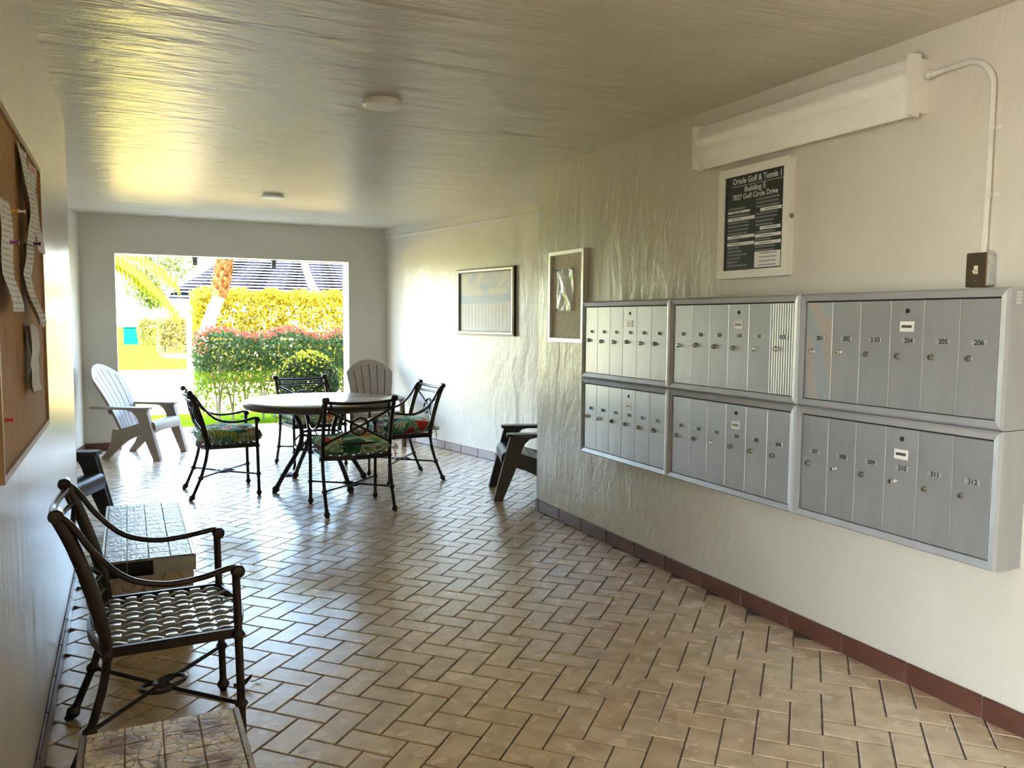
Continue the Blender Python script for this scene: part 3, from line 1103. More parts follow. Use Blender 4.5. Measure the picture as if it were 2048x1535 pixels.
def beach():
    m = NT('beach_print')
    v = m.coord()
    sp = m.n('ShaderNodeSeparateXYZ')
    m.l(v, sp.inputs[0])
    zf = m.math('DIVIDE', sp.outputs[2], 0.662)
    cl = m.ramp(m.noise(m.coord((1, 1, 2)), 3.4, 3, 0.5, 0.5), [(0.42, (0.62, 0.68, 0.72)), (0.55, (0.80, 0.76, 0.66))])
    sea = m.ramp(m.noise(m.coord((1, 1, 4)), 4, 3), [(0.3, (0.52, 0.6, 0.66)), (0.7, (0.66, 0.70, 0.70))])
    sand = m.ramp(m.noise(v, 8, 4), [(0.3, (0.76, 0.71, 0.63)), (0.7, (0.84, 0.8, 0.72))])
    wob = m.math('ADD', zf, m.math('MULTIPLY', m.math('SUBTRACT', m.noise(v, 3, 2), 0.5), 0.12))
    c = m.mix(m.math('GREATER_THAN', wob, 0.60), sea, cl)
    c = m.mix(m.math('LESS_THAN', wob, 0.47), c, sand)
    w = m.n('ShaderNodeTexWave')
    w.inputs['Scale'].default_value = 5.5
    w.inputs['Distortion'].default_value = 0.6
    m.l(m.coord((1, 0, 0.06)), w.inputs['Vector'])
    fence = m.math('MULTIPLY', m.math('GREATER_THAN', w.outputs['Fac'], 0.86), m.math('MULTIPLY', m.math('LESS_THAN', wob, 0.46), m.math('GREATER_THAN', zf, 0.11)))
    m.l(m.mix(m.math('MULTIPLY', fence, 0.5), c, (0.45, 0.43, 0.43)), m.b.inputs['Base Color'])
    m.set(Roughness=0.6)
    m.b.inputs['Specular IOR Level'].default_value = 0.25
    return m.mat


MB().box(0.02, PW - 0.02, -0.014, -0.0005, 0.02, PH - 0.02).obj('print', beach(), t)
frame(MB(), PW, PH, 0.022, 0.03, 0.02).obj('outer_frame', plain('dark_bronze_frame', (0.05, 0.04, 0.028), 0.35, 0.5), t, ang=0.2)
a = MB()
a.m = Matrix.Translation((0.018, 0, 0.018))
frame(a, PW - 0.036, PH - 0.036, 0.013, 0.035, 0.022, -0.02).obj('gilt_band', plain('gilt_band', (0.62, 0.52, 0.3), 0.3, 0.7), t, ang=0.2)
a = MB()
a.m = Matrix.Translation((0.031, 0, 0.031))
frame(a, PW - 0.062, PH - 0.062, 0.012, 0.028, 0.0135, -0.015).obj('inner_frame', plain('inner_dark_frame', (0.045, 0.036, 0.026), 0.4, 0.4), t, ang=0.2)

# ------------------------------------------------------------------ cork board on the left wall
LW = PI / 2
t = thing('bulletin_board', 'large brown cork bulletin board in a thin wooden frame on the near wall', 'notice board', (XL, 2.09, 1.0), LW)
BW, BHH = 1.165, 0.885
MB().box(0.004, BW - 0.004, -0.014, -0.0005, 0.004, BHH - 0.004).obj('cork_panel', M['cork'], t)
frame(MB(), BW, BHH, 0.018, 0.022, 0.0135).obj('frame', M['wood_frame'], t, ang=0.2)
CX = XL + 0.0145


def sheet(label, ya, yb, z0, z1, mat, seed, lift=0.02, name='notice_sheet', head=None):
    r_ = random.Random(seed)
    W_, H_ = yb - ya, z1 - z0
    t_ = thing(name, label, 'paper', (CX, ya, z0), LW, 'notices pinned on the cork board')
    ph, ph2 = r_.uniform(0, 6), r_.uniform(0, 6)

    def fn(u, v):
        curl = lift * ((1 - v) ** 1.6) * (0.5 + 0.5 * math.sin(v * 7 + ph)) + lift * 0.6 * abs(u - 0.5) * 2 * (0.3 + 0.7 * abs(math.sin(v * 4 + ph2)))
        return (W_ * u + 0.006 * math.sin(v * 5 + ph), -0.003 - curl, H_ * v)
    MB().solid(fn, 8, 16, (0, 0.0006, 0)).obj('page', mat, t_)
    if head:
        MB().solid(lambda u, v: (fn(0.1 + 0.8 * u, 0.93 + 0.05 * v)[0], fn(0.1 + 0.8 * u, 0.93 + 0.05 * v)[1] - 0.0009, fn(0, 0.93 + 0.05 * v)[2]), 8, 2, (0, 0.0003, 0)).obj('heading_bar', head, t_)
    return t_


sheet('printed white notice cut by the picture edge, pinned in purple', 2.145, 2.355, 1.388, 1.655, M['print'], 1)
sheet('long curled printed sheet pinned highest on the cork board', 2.60, 2.79, 1.585, 1.852, M['print'], 2, 0.03)
sheet('white sheet with a red heading in the far top corner of the cork board', 2.83, 3.055, 1.578, 1.85, M['print'], 3, 0.02, head=M['pin_red'])
sheet('curled printed sheet pinned in navy below the long one', 2.60, 2.79, 1.352, 1.582, M['print'], 4, 0.03)
sheet('faded blank sheet hanging lowest on the cork board', 2.605, 2.815, 1.158, 1.352, M['paper'], 5, 0.03)
pin('yellow push pin in bare cork beside the printed notice', M['pin_yellow'], CX, 2.425, 1.645, LW)
pin('white push pin beside the long curled sheet', M['pin_white'], CX, 2.585, 1.662, LW)
pin('navy push pin where two curled sheets meet', M['pin_blue'], CX + 0.02, 2.742, 1.588, LW)
pin('purple push pin in the notice at the picture edge', M['pin_purple'], CX + 0.02, 2.20, 1.547, LW)
pin('red push pin alone low on the cork board', M['pin_red'], CX, 2.16, 1.139, LW)
for yy in (2.625, 2.71):
    pin('clear pink push pin above the faded blank sheet', plain('pink_pin', (0.6, 0.35, 0.33), 0.3), CX + 0.028, yy, 1.351, LW)

# ------------------------------------------------------------------ ceiling disc lights
dm = NT('frosted_diffuser')
dm.set(Base_Color=(0.94, 0.93, 0.9, 1), Roughness=0.45)
for x, y, lb in ((1.145, 3.88, 'flat white round ceiling light above the open floor by the mailboxes'), (1.157, 7.19, 'flat white round ceiling light above the round table')):
    t = thing('ceiling_light', lb, 'ceiling light', (x, y, CH), 0, 'round ceiling lights')
    MB().lathe([(0.088, -0.0005), (0.088, -0.008), (0.0935, -0.010), (0.0935, -0.026), (0.088, -0.030), (0.076, -0.031)], 36).obj('trim_ring', M['white_plastic'], t)
    MB().lathe([(0.076, -0.0305), (0.074, -0.0325), (0, -0.0335)], 36).obj('diffuser', dm.mat, t)

# ------------------------------------------------------------------ cast metal armchair (faces local +X)


def leg_tube(mb_, pts, collars, r=0.0125, n=10, foot=True):
    P = spline(pts, 14)
    z0 = P[0].z
    rr = []
    for p in P:
        q = r
        for c in collars:
            q += 0.0085 * math.exp(-((p.z - c) / 0.009) ** 2)
        if foot:
            q += 0.010 * math.exp(-((p.z - 0.024) / 0.013) ** 2)
            if p.z < 0.008:
                q = 0.013
        rr.append(q)
    return mb_.tube(P, rr, n)


def make_chair(label):
    t_ = thing('armchair', label, 'chair', (0, 0, 0), 0, 'cast metal armchairs')
    Wd = 0.245
    for s in (1, -1):
        # front leg with arm support
        a = MB()
        zs = [0, 0.008, 0.016, 0.024, 0.032, 0.04, 0.1, 0.155, 0.163, 0.17, 0.177, 0.185, 0.3, 0.375, 0.385, 0.393, 0.402, 0.41, 0.48, 0.57, 0.59]
        leg_tube(a, [(0.247 - 0.012 * (z_ / 0.59), s * (Wd + 0.004), z_) for z_ in zs], (0.17, 0.393))
        a.obj('leg', M['bronze'], t_)
        # rear leg sweeping up into the back post
        a = MB()
        pts_ = [(-0.262, 0), (-0.255, 0.008), (-0.249, 0.016), (-0.243, 0.024), (-0.237, 0.034), (-0.215, 0.085), (-0.183, 0.16), (-0.179, 0.17), (-0.175, 0.18), (-0.143, 0.29), (-0.128, 0.375), (-0.127, 0.385), (-0.127, 0.393), (-0.127, 0.402), (-0.128, 0.41)]
        leg_tube(a, [(x_, s * Wd, z_) for x_, z_ in pts_], (0.17, 0.393))
        a.obj('leg', M['bronze'], t_)
        a = MB()
        a.tube(spline([(-0.128, s * Wd, 0.405), (-0.135, s * Wd, 0.47), (-0.165, s * Wd, 0.60), (-0.207, s * Wd, 0.73), (-0.243, s * Wd, 0.815)], 5), [0.013] * 6 + [0.0145] * 15, 10, True, 1.35)
        a.obj('back_post', M['bronze'], t_)
        # arm: from the scroll at the top of the post down and forward to the front leg
        a = MB()
        yo = s * (Wd + 0.006)
        a.tube(spline([(-0.245, yo, 0.826), (-0.205, yo, 0.785), (-0.15, yo + s * 0.006, 0.70), (-0.07, yo + s * 0.014, 0.62), (0.03, yo + s * 0.016, 0.588), (0.13, yo + s * 0.012, 0.592), (0.215, yo, 0.608), (0.238, yo, 0.606)], 5), 0.0115, 10, True, 0.8)
        a.obj('arm', M['bronze'], t_)
        a = MB()
        a.m = Matrix.Translation((-0.244, s * Wd, 0.818)) @ Matrix.Rotation(PI / 2, 4, 'X')
        a.lathe([(0.007, -0.026), (0.016, -0.024), (0.0205, -0.018), (0.0205, 0.018), (0.016, 0.024), (0.007, 0.026)], 14)
        a.obj('post_scroll', M['bronze'], t_)
        a = MB()
        a.m = Matrix.Translation((0.24, s * (Wd + 0.004), 0.596)) @ Matrix.Rotation(PI / 2, 4, 'X')
        a.lathe([(0.006, -0.024), (0.016, -0.022), (0.021, -0.016), (0.021, 0.016), (0.016, 0.022), (0.006, 0.024)], 14)
        a.obj('arm_scroll', M['bronze'], t_)

    # back rails and cross with a ring, following the rake of the posts
    def bp(y_, z_):
        k = (z_ - 0.405) / 0.41
        return Vector((-0.128 - 0.10 * k ** 1.4 * 1.1 - 0.035 * (1 - (y_ / Wd) ** 2), y_, z_))
    for zz, rr in ((0.803, 0.0115), (0.752, 0.0085), (0.497, 0.0085), (0.447, 0.0085)):
        a = MB()
        a.tube([bp(Wd * (i / 8 - 1), zz - (0.012 * (1 - (i / 8 - 1) ** 2) if zz > 0.79 else 0)) for i in range(17)], rr, 8)
        a.obj('back_rail', M['bronze'], t_)
    for s in (1, -1):
        a = MB()
        a.tube([bp(Wd * 0.93 * (i / 8 - 1), 0.623 + s * 0.118 * (i / 8 - 1)) for i in range(17)], 0.0085, 8)
        a.obj('back_cross_bar', M['bronze'], t_)
        a = MB()
        a.tube([bp(s * 0.205, 0.447), bp(s * 0.205, 0.497)], 0.0075, 8)
        a.obj('rail_spacer', M['bronze'], t_)
        a = MB()
        a.tube([bp(s * 0.207, 0.752), bp(s * 0.207, 0.803)], 0.008, 8)
        a.obj('rail_spacer', M['bronze'], t_)
    a = MB()
    a.tube([bp(0.062 * math.cos(2 * PI * i / 24), 0.623 + 0.062 * math.sin(2 * PI * i / 24)) for i in range(25)], 0.0085, 8, False)
    a.obj('back_ring', M['bronze'], t_)
    # seat frame: bowed front and back rails
    a = MB()
    pts_ = [(-0.135, -Wd, 0), (0.235, -Wd, 0)] + [(0.235 + 0.05 * math.sin(PI * k / 8), -Wd + 2 * Wd * k / 8, 0) for k in range(1, 8)] + [(0.235, Wd, 0), (-0.135, Wd, 0)] + [(-0.135 - 0.05 * math.sin(PI * k / 8), Wd - 2 * Wd * k / 8, 0) for k in range(1, 8)]
    n_ = len(pts_)
    ctr = Vector((0.05, 0, 0))
    V_, F_ = [], []
    for sc2, zz in ((1.0, 0.382), (1.0, 0.412), (0.955, 0.412), (0.955, 0.382)):
        V_ += [(ctr.x + (p[0] - ctr.x) * sc2, p[1] * sc2, zz) for p in pts_]
    for l in range(4):
        for k in range(n_):
            F_.append((l * n_ + k, l * n_ + (k + 1) % n_, ((l + 1) % 4) * n_ + (k + 1) % n_, ((l + 1) % 4) * n_ + k))
    a.add(V_, F_)
    a.obj('seat_frame', M['bronze'], t_)
    # woven straps
    NLs, NC = 9, 7
    me_ = {}
    for j in range(NLs):
        yj = -0.205 + 0.41 * j / (NLs - 1)
        ext = 0.048 * math.sin(PI * (yj + Wd) / (2 * Wd))
        x0_, x1_ = -0.128 - ext, 0.228 + ext

        def fz(x_, j=j):
            k = (x_ + 0.105) / 0.0517
            return 0.404 + 0.0065 * math.cos(PI * (k + j))
        a = MB()
        a.solid(lambda u, v: (x0_ + (x1_ - x0_) * u, yj + (v - 0.5) * 0.0165, fz(x0_ + (x1_ - x0_) * u) + 0.002 * math.sin(PI * v)), 36, 3, (0, 0, -0.005))
        a.obj('strap', M['strap_dark'], t_)
    for i in range(NC):
        xi = -0.105 + 0.0517 * i
        a = MB()

        def fz2(y_, i=i):
            k = (y_ + 0.205) / (0.41 / (NLs - 1))
            return 0.404 - 0.0065 * math.cos(PI * (k + i))
        a.solid(lambda u, v: (xi + (v - 0.5) * 0.034, -0.236 + 0.472 * u, fz2(-0.236 + 0.472 * u) + 0.002 * math.sin(PI * v)), 44, 3, (0, 0, -0.005))
        a.obj('strap', M['strap_dark'], t_)
    # crossed stretcher with an interlaced knot
    for s in (1, -1):
        a = MB()
        A_, B_ = Vector((-0.179, -s * Wd, 0.17)), Vector((0.243, s * (Wd + 0.004), 0.17))
        a.tube([A_, A_.lerp(B_, 0.5) + Vector((0, 0, 0.004 * s)), B_], 0.0072, 8)
        a.obj('stretcher', M['bronze'], t_)
    for s in (1, -1):
        a = MB()
        a.m = Matrix.Translation((0.032 + s * 0.022, s * 0.012, 0.17 + s * 0.003)) @ Matrix.Rotation(0.5 * s, 4, 'Z')
        a.ring((0, 0, 0), 0.037, 0.0068, 24, 8, 'z', 1.35)
        a.obj('stretcher_knot', M['bronze'], t_)
    return t_


chair0 = make_chair('bronze cast metal armchair with a bare woven strap seat between the two tiled benches')
chair0.location = (0.045, 2.815, 0)
chair0.rotation_euler = (0, 0, math.radians(1))
PROTO_CUSHION = None


def cushion_mesh():
    mb_ = MB()
    W_, D_, H_, NU = 0.235, 0.235, 0.052, 28
    tufts = [(0.45, 0.45), (-0.45, 0.45), (0.45, -0.45), (-0.45, -0.45)]

    def prof(u, v):
        e = max(0.0, (1 - abs(u) ** 7) * (1 - abs(v) ** 7)) ** 0.33
        return e

    def top(i, j, sgn):
        u, v = -1 + 2 * i / NU, -1 + 2 * j / NU
        e = prof(u, v)
        z_ = H_ * e
        if sgn > 0:
            z_ += 0.012 * (1 - u * u) * (1 - v * v)
            for tu, tv in tufts:
                z_ -= 0.028 * math.exp(-((u - tu) ** 2 + (v - tv) ** 2) / 0.03) * e
            z_ += 0.006 * math.sin(5 * u + 3 * v) * e
        k = 1 + 0.02 * e
        return (u * W_ * k, v * D_ * k, H_ + sgn * z_)
    V_, F_ = [], []
    for sgn in (1, -1):
        for i in range(NU + 1):
            for j in range(NU + 1):
                V_.append(top(i, j, sgn))
    N_ = (NU + 1) ** 2
    for l in (0, 1):
        for i in range(NU):
            for j in range(NU):
                q = [l * N_ + i * (NU + 1) + j, l * N_ + (i + 1) * (NU + 1) + j, l * N_ + (i + 1) * (NU + 1) + j + 1, l * N_ + i * (NU + 1) + j + 1]
                F_.append(tuple(q if l == 0 else q[::-1]))
    mb_.add(V_, F_)
    me_ = mb_.mesh('cushion', M['floral'], ang=1.2)
    bm = bmesh.new()
    bm.from_mesh(me_)
    bmesh.ops.remove_doubles(bm, verts=bm.verts, dist=0.0006)
    bm.to_mesh(me_)
    bm.free()
    return me_


CUSH = cushion_mesh()


def place_chair(x, y, deg, where, with_cushion=True):
    c = copy_tree(chair0)
    c['label'] = 'bronze armchair with floral cushion ' + where
    c.location = (x, y, 0)
    c.rotation_euler = (0, 0, math.radians(deg))
    cu = thing('seat_cushion', 'tropical floral cushion on the armchair ' + where, 'cushion', (x + 0.05 * math.cos(math.radians(deg)), y + 0.05 * math.sin(math.radians(deg)), 0.4165), math.radians(deg), 'floral seat cushions')
    link('pad', CUSH, cu)
    for s in (1, -1):   # tie bows round the back posts
        b_ = MB()
        b_.m = Matrix.Translation((-0.203, s * 0.262, 0.034))
        b_.tube(spline([(0.03, -s * 0.03, 0.0), (0.0, 0, 0.0), (-0.03, s * 0.012, 0.022), (-0.045, s * 0.016, 0.004), (0, 0, 0)], 5), 0.0035, 6)
        b_.tube(spline([(0, 0, 0), (-0.012, s * 0.02, 0.016), (-0.03, s * 0.03, -0.004), (0, 0, 0)], 5), 0.0035, 6)
        b_.tube(spline([(0, 0, 0), (-0.02, s * 0.012, -0.03), (-0.016, s * 0.014, -0.07)], 5), 0.003, 6)
        b_.obj('tie_bow', M['floral'], cu)
    return c


place_chair(0.645, 6.70, 2, 'nearest the taupe chair in the opening')      # left of the table
place_chair(1.460, 5.765, 91, 'standing with its back to the mailboxes')         # near side
place_chair(2.165, 6.68, 184, 'between the table and the angled wall')                     # right side
place_chair(1.545, 7.66, -80, 'on the garden side of the round table')                     # far side

# ------------------------------------------------------------------ round table
TX, TY = 1.425, 6.635
t = thing('round_table', 'round patio table with a swirled stone top and curved bronze legs', 'table', (TX, TY, 0), math.radians(20))
MB().lathe([(0.0, 0.700), (0.598, 0.700), (0.603, 0.712), (0.600, 0.719), (0.592, 0.722), (0, 0.722)], 72).obj('table_top', M['stone_top'], t, ang=0.9)
MB().lathe([(0.575, 0.655), (0.592, 0.660), (0.607, 0.668), (0.613, 0.680), (0.610, 0.690), (0.6135, 0.698), (0.609, 0.708), (0.604, 0.712), (0.585, 0.699), (0.56, 0.699), (0.56, 0.655), (0.575, 0.655)], 72).obj('rim', M['rim'], t, ang=0.9)
for k in range(4):
    a = MB()
    ca, sa = math.cos(k * PI / 2), math.sin(k * PI / 2)
    prof = [(0.435, 0.0), (0.428, 0.012), (0.42, 0.026), (0.408, 0.045), (0.33, 0.16), (0.235, 0.29), (0.185, 0.40), (0.185, 0.50), (0.235, 0.60), (0.31, 0.672)]
    P = spline([(r_ * ca, r_ * sa, z_) for r_, z_ in prof], 6)
    a.tube(P, [0.0185 + 0.012 * math.exp(-((p.z - 0.03) / 0.016) ** 2) for p in P], 10)
    a.obj('leg', M['bronze'], t)
    a = MB()
    a.tube([(0.30 * ca, 0.30 * sa, 0.672), (0, 0, 0.672)], 0.014, 8)
    a.obj('top_brace', M['bronze'], t)
for zz, R_ in ((0.33, 0.205), (0.44, 0.172)):
    a = MB().ring((0, 0, zz), R_, 0.011, 32, 8)
    a.obj('leg_ring', M['bronze'], t)
for k in range(8):
    a0, a1 = 2 * PI * k / 8 + 0.15, 2 * PI * (k + 0.7) / 8
    a = MB()
    a.tube(spline([(0.205 * math.cos(a0), 0.205 * math.sin(a0), 0.33), (0.21 * math.cos((a0 + a1) / 2), 0.21 * math.sin((a0 + a1) / 2), 0.385), (0.172 * math.cos(a1), 0.172 * math.sin(a1), 0.44)], 5), 0.006, 6)
    a.obj('ring_scroll', M['bronze'], t)
fx, fy = TX + 0.43 * math.cos(math.radians(110)), TY + 0.43 * math.sin(math.radians(110))
sh = MB().lathe([(0.07, 0), (0.075, 0.004), (0.075, 0.010), (0.07, 0.013), (0, 0.0135)], 20).obj('foot_pad', M['dark'], None, (fx - 0.02, fy + 0.16, 0.0005))
tag(sh, 'flat dark round pad lying on the floor by a table leg', 'pad')

# ------------------------------------------------------------------ adirondack chairs (face local +X)


def make_adirondack(mat, label):
    t_ = thing('adirondack_chair', label, 'chair', (0, 0, 0), 0, 'plastic adirondack chairs')
    for s in (1, -1):
        a = MB()
        pl_ = [(0.235, 0.225), (0.20, 0.205), (-0.05, 0.215), (-0.25, 0.225), (-0.355, 0.245), (-0.37, 0.262), (-0.36, 0.285), (-0.25, 0.298), (0.0, 0.315), (0.20, 0.315), (0.235, 0.298)]
        a.prism([(x_, s * y_) for x_, y_ in pl_], 0.492, 0.516, 'xy')
        a.obj('arm', mat, t_)
        a = MB()
        a.prism([(-0.01, 0.492), (0.06, 0.475), (0.098, 0.44), (0.118, 0.40), (0.165, 0.25), (0.262, 0.012), (0.262, 0), (0.335, 0), (0.335, 0.012), (0.212, 0.492)], s * 0.268, s * 0.292, 'xz')
        a.prism([(0.20, 0.492), (0.212, 0.492), (0.335, 0.012), (0.335, 0), (0.318, 0)], s * 0.245, s * 0.30, 'xz')
        a.obj('front_leg', mat, t_)
        a = MB()
        a.prism([(0.25, 0.36), (0.245, 0.285), (0.17, 0.255), (0.08, 0.225), (0.0, 0.185), (-0.07, 0.13), (-0.15, 0.05), (-0.20, 0.0), (-0.265, 0.0), (-0.265, 0.015), (-0.20, 0.10), (-0.16, 0.20), (-0.15, 0.30), (-0.09, 0.295), (0.02, 0.325), (0.13, 0.362)], s * 0.235, s * 0.268, 'xz')
        a.obj('side_rail', mat, t_)
    # seat slats across the width
    prof_ = spline([(0.272, 0, 0.285), (0.275, 0, 0.33), (0.258, 0, 0.366), (0.21, 0, 0.378), (0.13, 0, 0.362), (0.03, 0, 0.328), (-0.07, 0, 0.292), (-0.12, 0, 0.275)], 8)
    cum = [0.0]
    for p, q in zip(prof_, prof_[1:]):
        cum.append(cum[-1] + (q - p).length)

    def at_(s_):
        for i in range(len(cum) - 1):
            if cum[i + 1] >= s_:
                k = (s_ - cum[i]) / max(1e-9, cum[i + 1] - cum[i])
                return prof_[i].lerp(prof_[i + 1], k)
        return prof_[-1]
    cuts = [0.0, 0.155, 0.235, 0.315, 0.395, cum[-1]]
    for c0, c1 in zip(cuts, cuts[1:]):
        a = MB()
        lo_, hi_ = c0 + 0.004, c1 - 0.004
        a.solid(lambda u, v: (at_(lo_ + (hi_ - lo_) * u).x, -0.25 + 0.5 * v, at_(lo_ + (hi_ - lo_) * u).z), 8, 1, (-0.004, 0, -0.014))
        a.obj('seat_slat', mat, t_)
    # fan back: six slats joined by an arched top band

    def back(s_, t__):
        w2 = 0.185 + 0.085 * min(1, t__ * 1.15)
        bow = 0.025 * (1 - s_ * s_)
        return Vector((-0.085 - 0.33 * t__ - bow * 0.9 + 0.03 * math.sin(PI * t__), s_ * w2, 0.255 + 0.66 * t__ - 0.0))

    def tmax(s_):
        return 1.0 - 0.21 * abs(s_) ** 2.1
    nrm = (-0.016, 0, -0.008)
    for k in range(6):
        s0, s1 = -1 + 2 * k / 6 + (0.018 if k else 0), -1 + 2 * (k + 1) / 6 - (0.018 if k < 5 else 0)
        a = MB()
        a.solid(lambda u, v: back(s0 + (s1 - s0) * v, u * (tmax(s0 + (s1 - s0) * v) - 0.075)), 12, 3, nrm)
        a.obj('back_slat', mat, t_)
    a = MB()
    a.solid(lambda u, v: back(-0.96 + 1.92 * v, 0.06 + u * (tmax(-0.96 + 1.92 * v) - 0.13)) + Vector((-0.021, 0, -0.0105)), 10, 16, (-0.005, 0, -0.0025))
    a.obj('added_slit_backing', mat, t_)  # sheet added behind the slats so the slits between them look dark
    a = MB()
    a.solid(lambda u, v: back(-1 + 2 * v, tmax(-1 + 2 * v) - 0.078 + 0.078 * u), 3, 24, nrm)
    a.obj('top_band', mat, t_)
    a = MB()
    a.solid(lambda u, v: back(-1.02 + 2.04 * v, 0.30 + 0.06 * u) + Vector((-0.027, 0, -0.0135)), 2, 12, nrm)
    a.obj('back_brace', mat, t_)
    return t_


ad_t = make_adirondack(M['taupe'], 'taupe plastic adirondack chair turned sideways in the left of the opening')
ad_t.location = (0.105, 8.825, 0)
ad_t.rotation_euler = (0, 0, math.radians(-29))
c = copy_tree(ad_t)
c['label'] = 'taupe plastic adirondack chair facing out of the far corner behind the round table'
c.location = (2.46, 8.70, 0)
c.rotation_euler = (0, 0, math.radians(-97))
ad_b = make_adirondack(M['brown'], 'dark brown plastic adirondack chair half hidden by the mailbox wall')
ad_b.location = (2.905, 5.68, 0)
ad_b.rotation_euler = (0, 0, math.radians(160))
c = copy_tree(ad_b)
c['label'] = 'dark brown plastic adirondack chair mostly hidden behind the cork board wall'
c.location = (-0.50, 5.655, 0)
c.rotation_euler = (0, 0, math.radians(-22))

# ------------------------------------------------------------------ tiled concrete benches


def bench(label, cx, y0, y1, tile_m, nose_m, black):
    t_ = thing('bench', label, 'bench', (cx, (y0 + y1) / 2, 0), 0, 'tiled concrete benches')
    W_, L_, H_ = 0.35, y1 - y0, 0.42
    hw, hl = W_ / 2, L_ / 2
    MB().box(-hw + 0.004, hw - 0.004, -hl + 0.006, hl - 0.006, H_ - 0.062, H_ - 0.007, 0.004).obj('slab', M['concrete'], t_)
    cols, tw = 4, (W_ - 0.03) / 4
    rows = round((L_ - 0.012) / tw)
    tl = (L_ - 0.012) / rows
    for i in range(cols):
        for j in range(rows):
            # one mesh per tile so that the glaze pattern runs on across the joints
            a = MB().box(-hw + 0.015 + i * tw + 0.0012, -hw + 0.015 + (i + 1) * tw - 0.0012, -hl + 0.006 + j * tl + 0.0012, -hl + 0.006 + (j + 1) * tl - 0.0012, H_ - 0.0068, H_, 0.0012)
            a.obj('tile', tile_m, t_)
    for s in (1, -1):
        for j in range(0, rows, 2):
            a = MB()
            ya, yb = -hl + 0.006 + j * tl, -hl + 0.006 + min(j + 2, rows) * tl
            P = [(0.0, -0.05), (0.014, -0.05), (0.014, -0.006), (0.011, -0.0015), (0.006, 0.001), (0.0, 0.001)]
            a.prism([(s * (hw - 0.0142 + p), H_ + q) for p, q in P], ya + 0.001, yb - 0.001, 'xz')
            a.obj('bullnose_tile', nose_m, t_)
    # end faces
    for s in (1, -1):
        xs = [-hw, -hw + 0.095, -hw + 0.19, hw]
        for k in range(3):
            a = MB().box(xs[k] + 0.0014, xs[k + 1] - 0.0014, s * (hl - 0.006), s * (hl + 0.001), H_ - 0.066, H_ - 0.008, 0.0015)
            a.obj('edge_tile', M['black_tile'] if black and k < 2 else nose_m, t_)
    # two pedestals with carved scrolls on their end faces
    for s in (1, -1):
        yc = s * (hl - 0.24)
        a = MB()
        prof_ = [(-0.165, 0), (0.165, 0), (0.168, 0.05), (0.15, 0.07), (0.148, 0.13), (0.16, 0.17), (0.172, 0.22), (0.176, 0.29), (0.166, 0.34), (0.15, 0.358), (-0.15, 0.358), (-0.166, 0.34), (-0.176, 0.29), (-0.172, 0.22), (-0.16, 0.17), (-0.148, 0.13), (-0.15, 0.07), (-0.168, 0.05)]
        a.prism(prof_, yc - 0.07, yc + 0.07, 'xz')
        pd = a.obj('pedestal', M['concrete'], t_, ang=0.4)
        for f in (1, -1):
            for sd in (1, -1):
                b_ = MB()
                pts_ = []
                for k in range(30):
                    th = k / 29 * 4.6 * PI / 2 * 1.3
                    rr = 0.066 * (1 - 0.78 * k / 29)
                    pts_.append((sd * (0.085 + rr * math.cos(th + PI)), yc + f * 0.0705, 0.268 + rr * math.sin(th + PI)))
                pts_ = [(sd * 0.012, yc + f * 0.0705, 0.20)] + pts_
                b_.tube(pts_, 0.0045, 6)
                b_.obj('carved_scroll', M['scroll'], pd)
    return t_


bench('concrete bench topped with glossy grey tiles and black edge tiles, behind the strap seat chair', 0.055, 3.455, 4.53, M['bench_tile_gray'], M['bullnose_gray'], True)
bench('concrete bench topped with beige and brown sunflower tiles, in front of the strap seat chair', 0.05, 0.95, 2.03, M['bench_tile'], M['bullnose'], False)

# dead leaf caught by the armchair foot
t = thing('dead_leaf', 'curled dry brown leaf caught at the foot of the strap seat chair', 'leaf', (0.335, 3.055, 0.001), 0.4)
MB().solid(lambda u, v: (0.075 * (u - 0.2), (v - 0.5) * 0.03 * math.sin(PI * min(1, u + 0.05)), 0.002 + 0.016 * (u - 0.4) ** 2 * 4 + 0.012 * (2 * v - 1) ** 2), 8, 4, (0, 0, 0.0012)).obj('blade', M['dry_leaf'], t)
MB().tube(spline([(0.055, 0, 0.010), (0.075, 0.004, 0.005), (0.10, -0.002, 0.010)], 4), 0.002, 6).obj('stalk', M['dry_leaf'], t)

# ------------------------------------------------------------------ outside
gd = MB().box(-60, 60, 11.2, 12.7, -0.2, -0.03).obj('lawn_strip', M['grass'])
struct(gd)
struct(MB().box(-60, 60, Y_FAR + 0.36, 11.2, -0.2, -0.035).obj('gravel_bed', M['gravel']))
struct(MB().box(-60, 60, 12.7, 24.0, -0.2, -0.03).obj('driveway', M['road']))
struct(MB().box(-60, 60, 24.0, 140, -0.2, -0.03).obj('lawn', M['grass']))
struct(MB().box(-60, 60, -60, Y_OPEN - 0.1, -0.3, -0.05).obj('entrance_path', M['paving']))
struct(MB().box(-60, -2.2, Y_OPEN - 0.1, Y_SIDE + 1.0, -0.3, -0.05).obj('side_path', M['paving']))


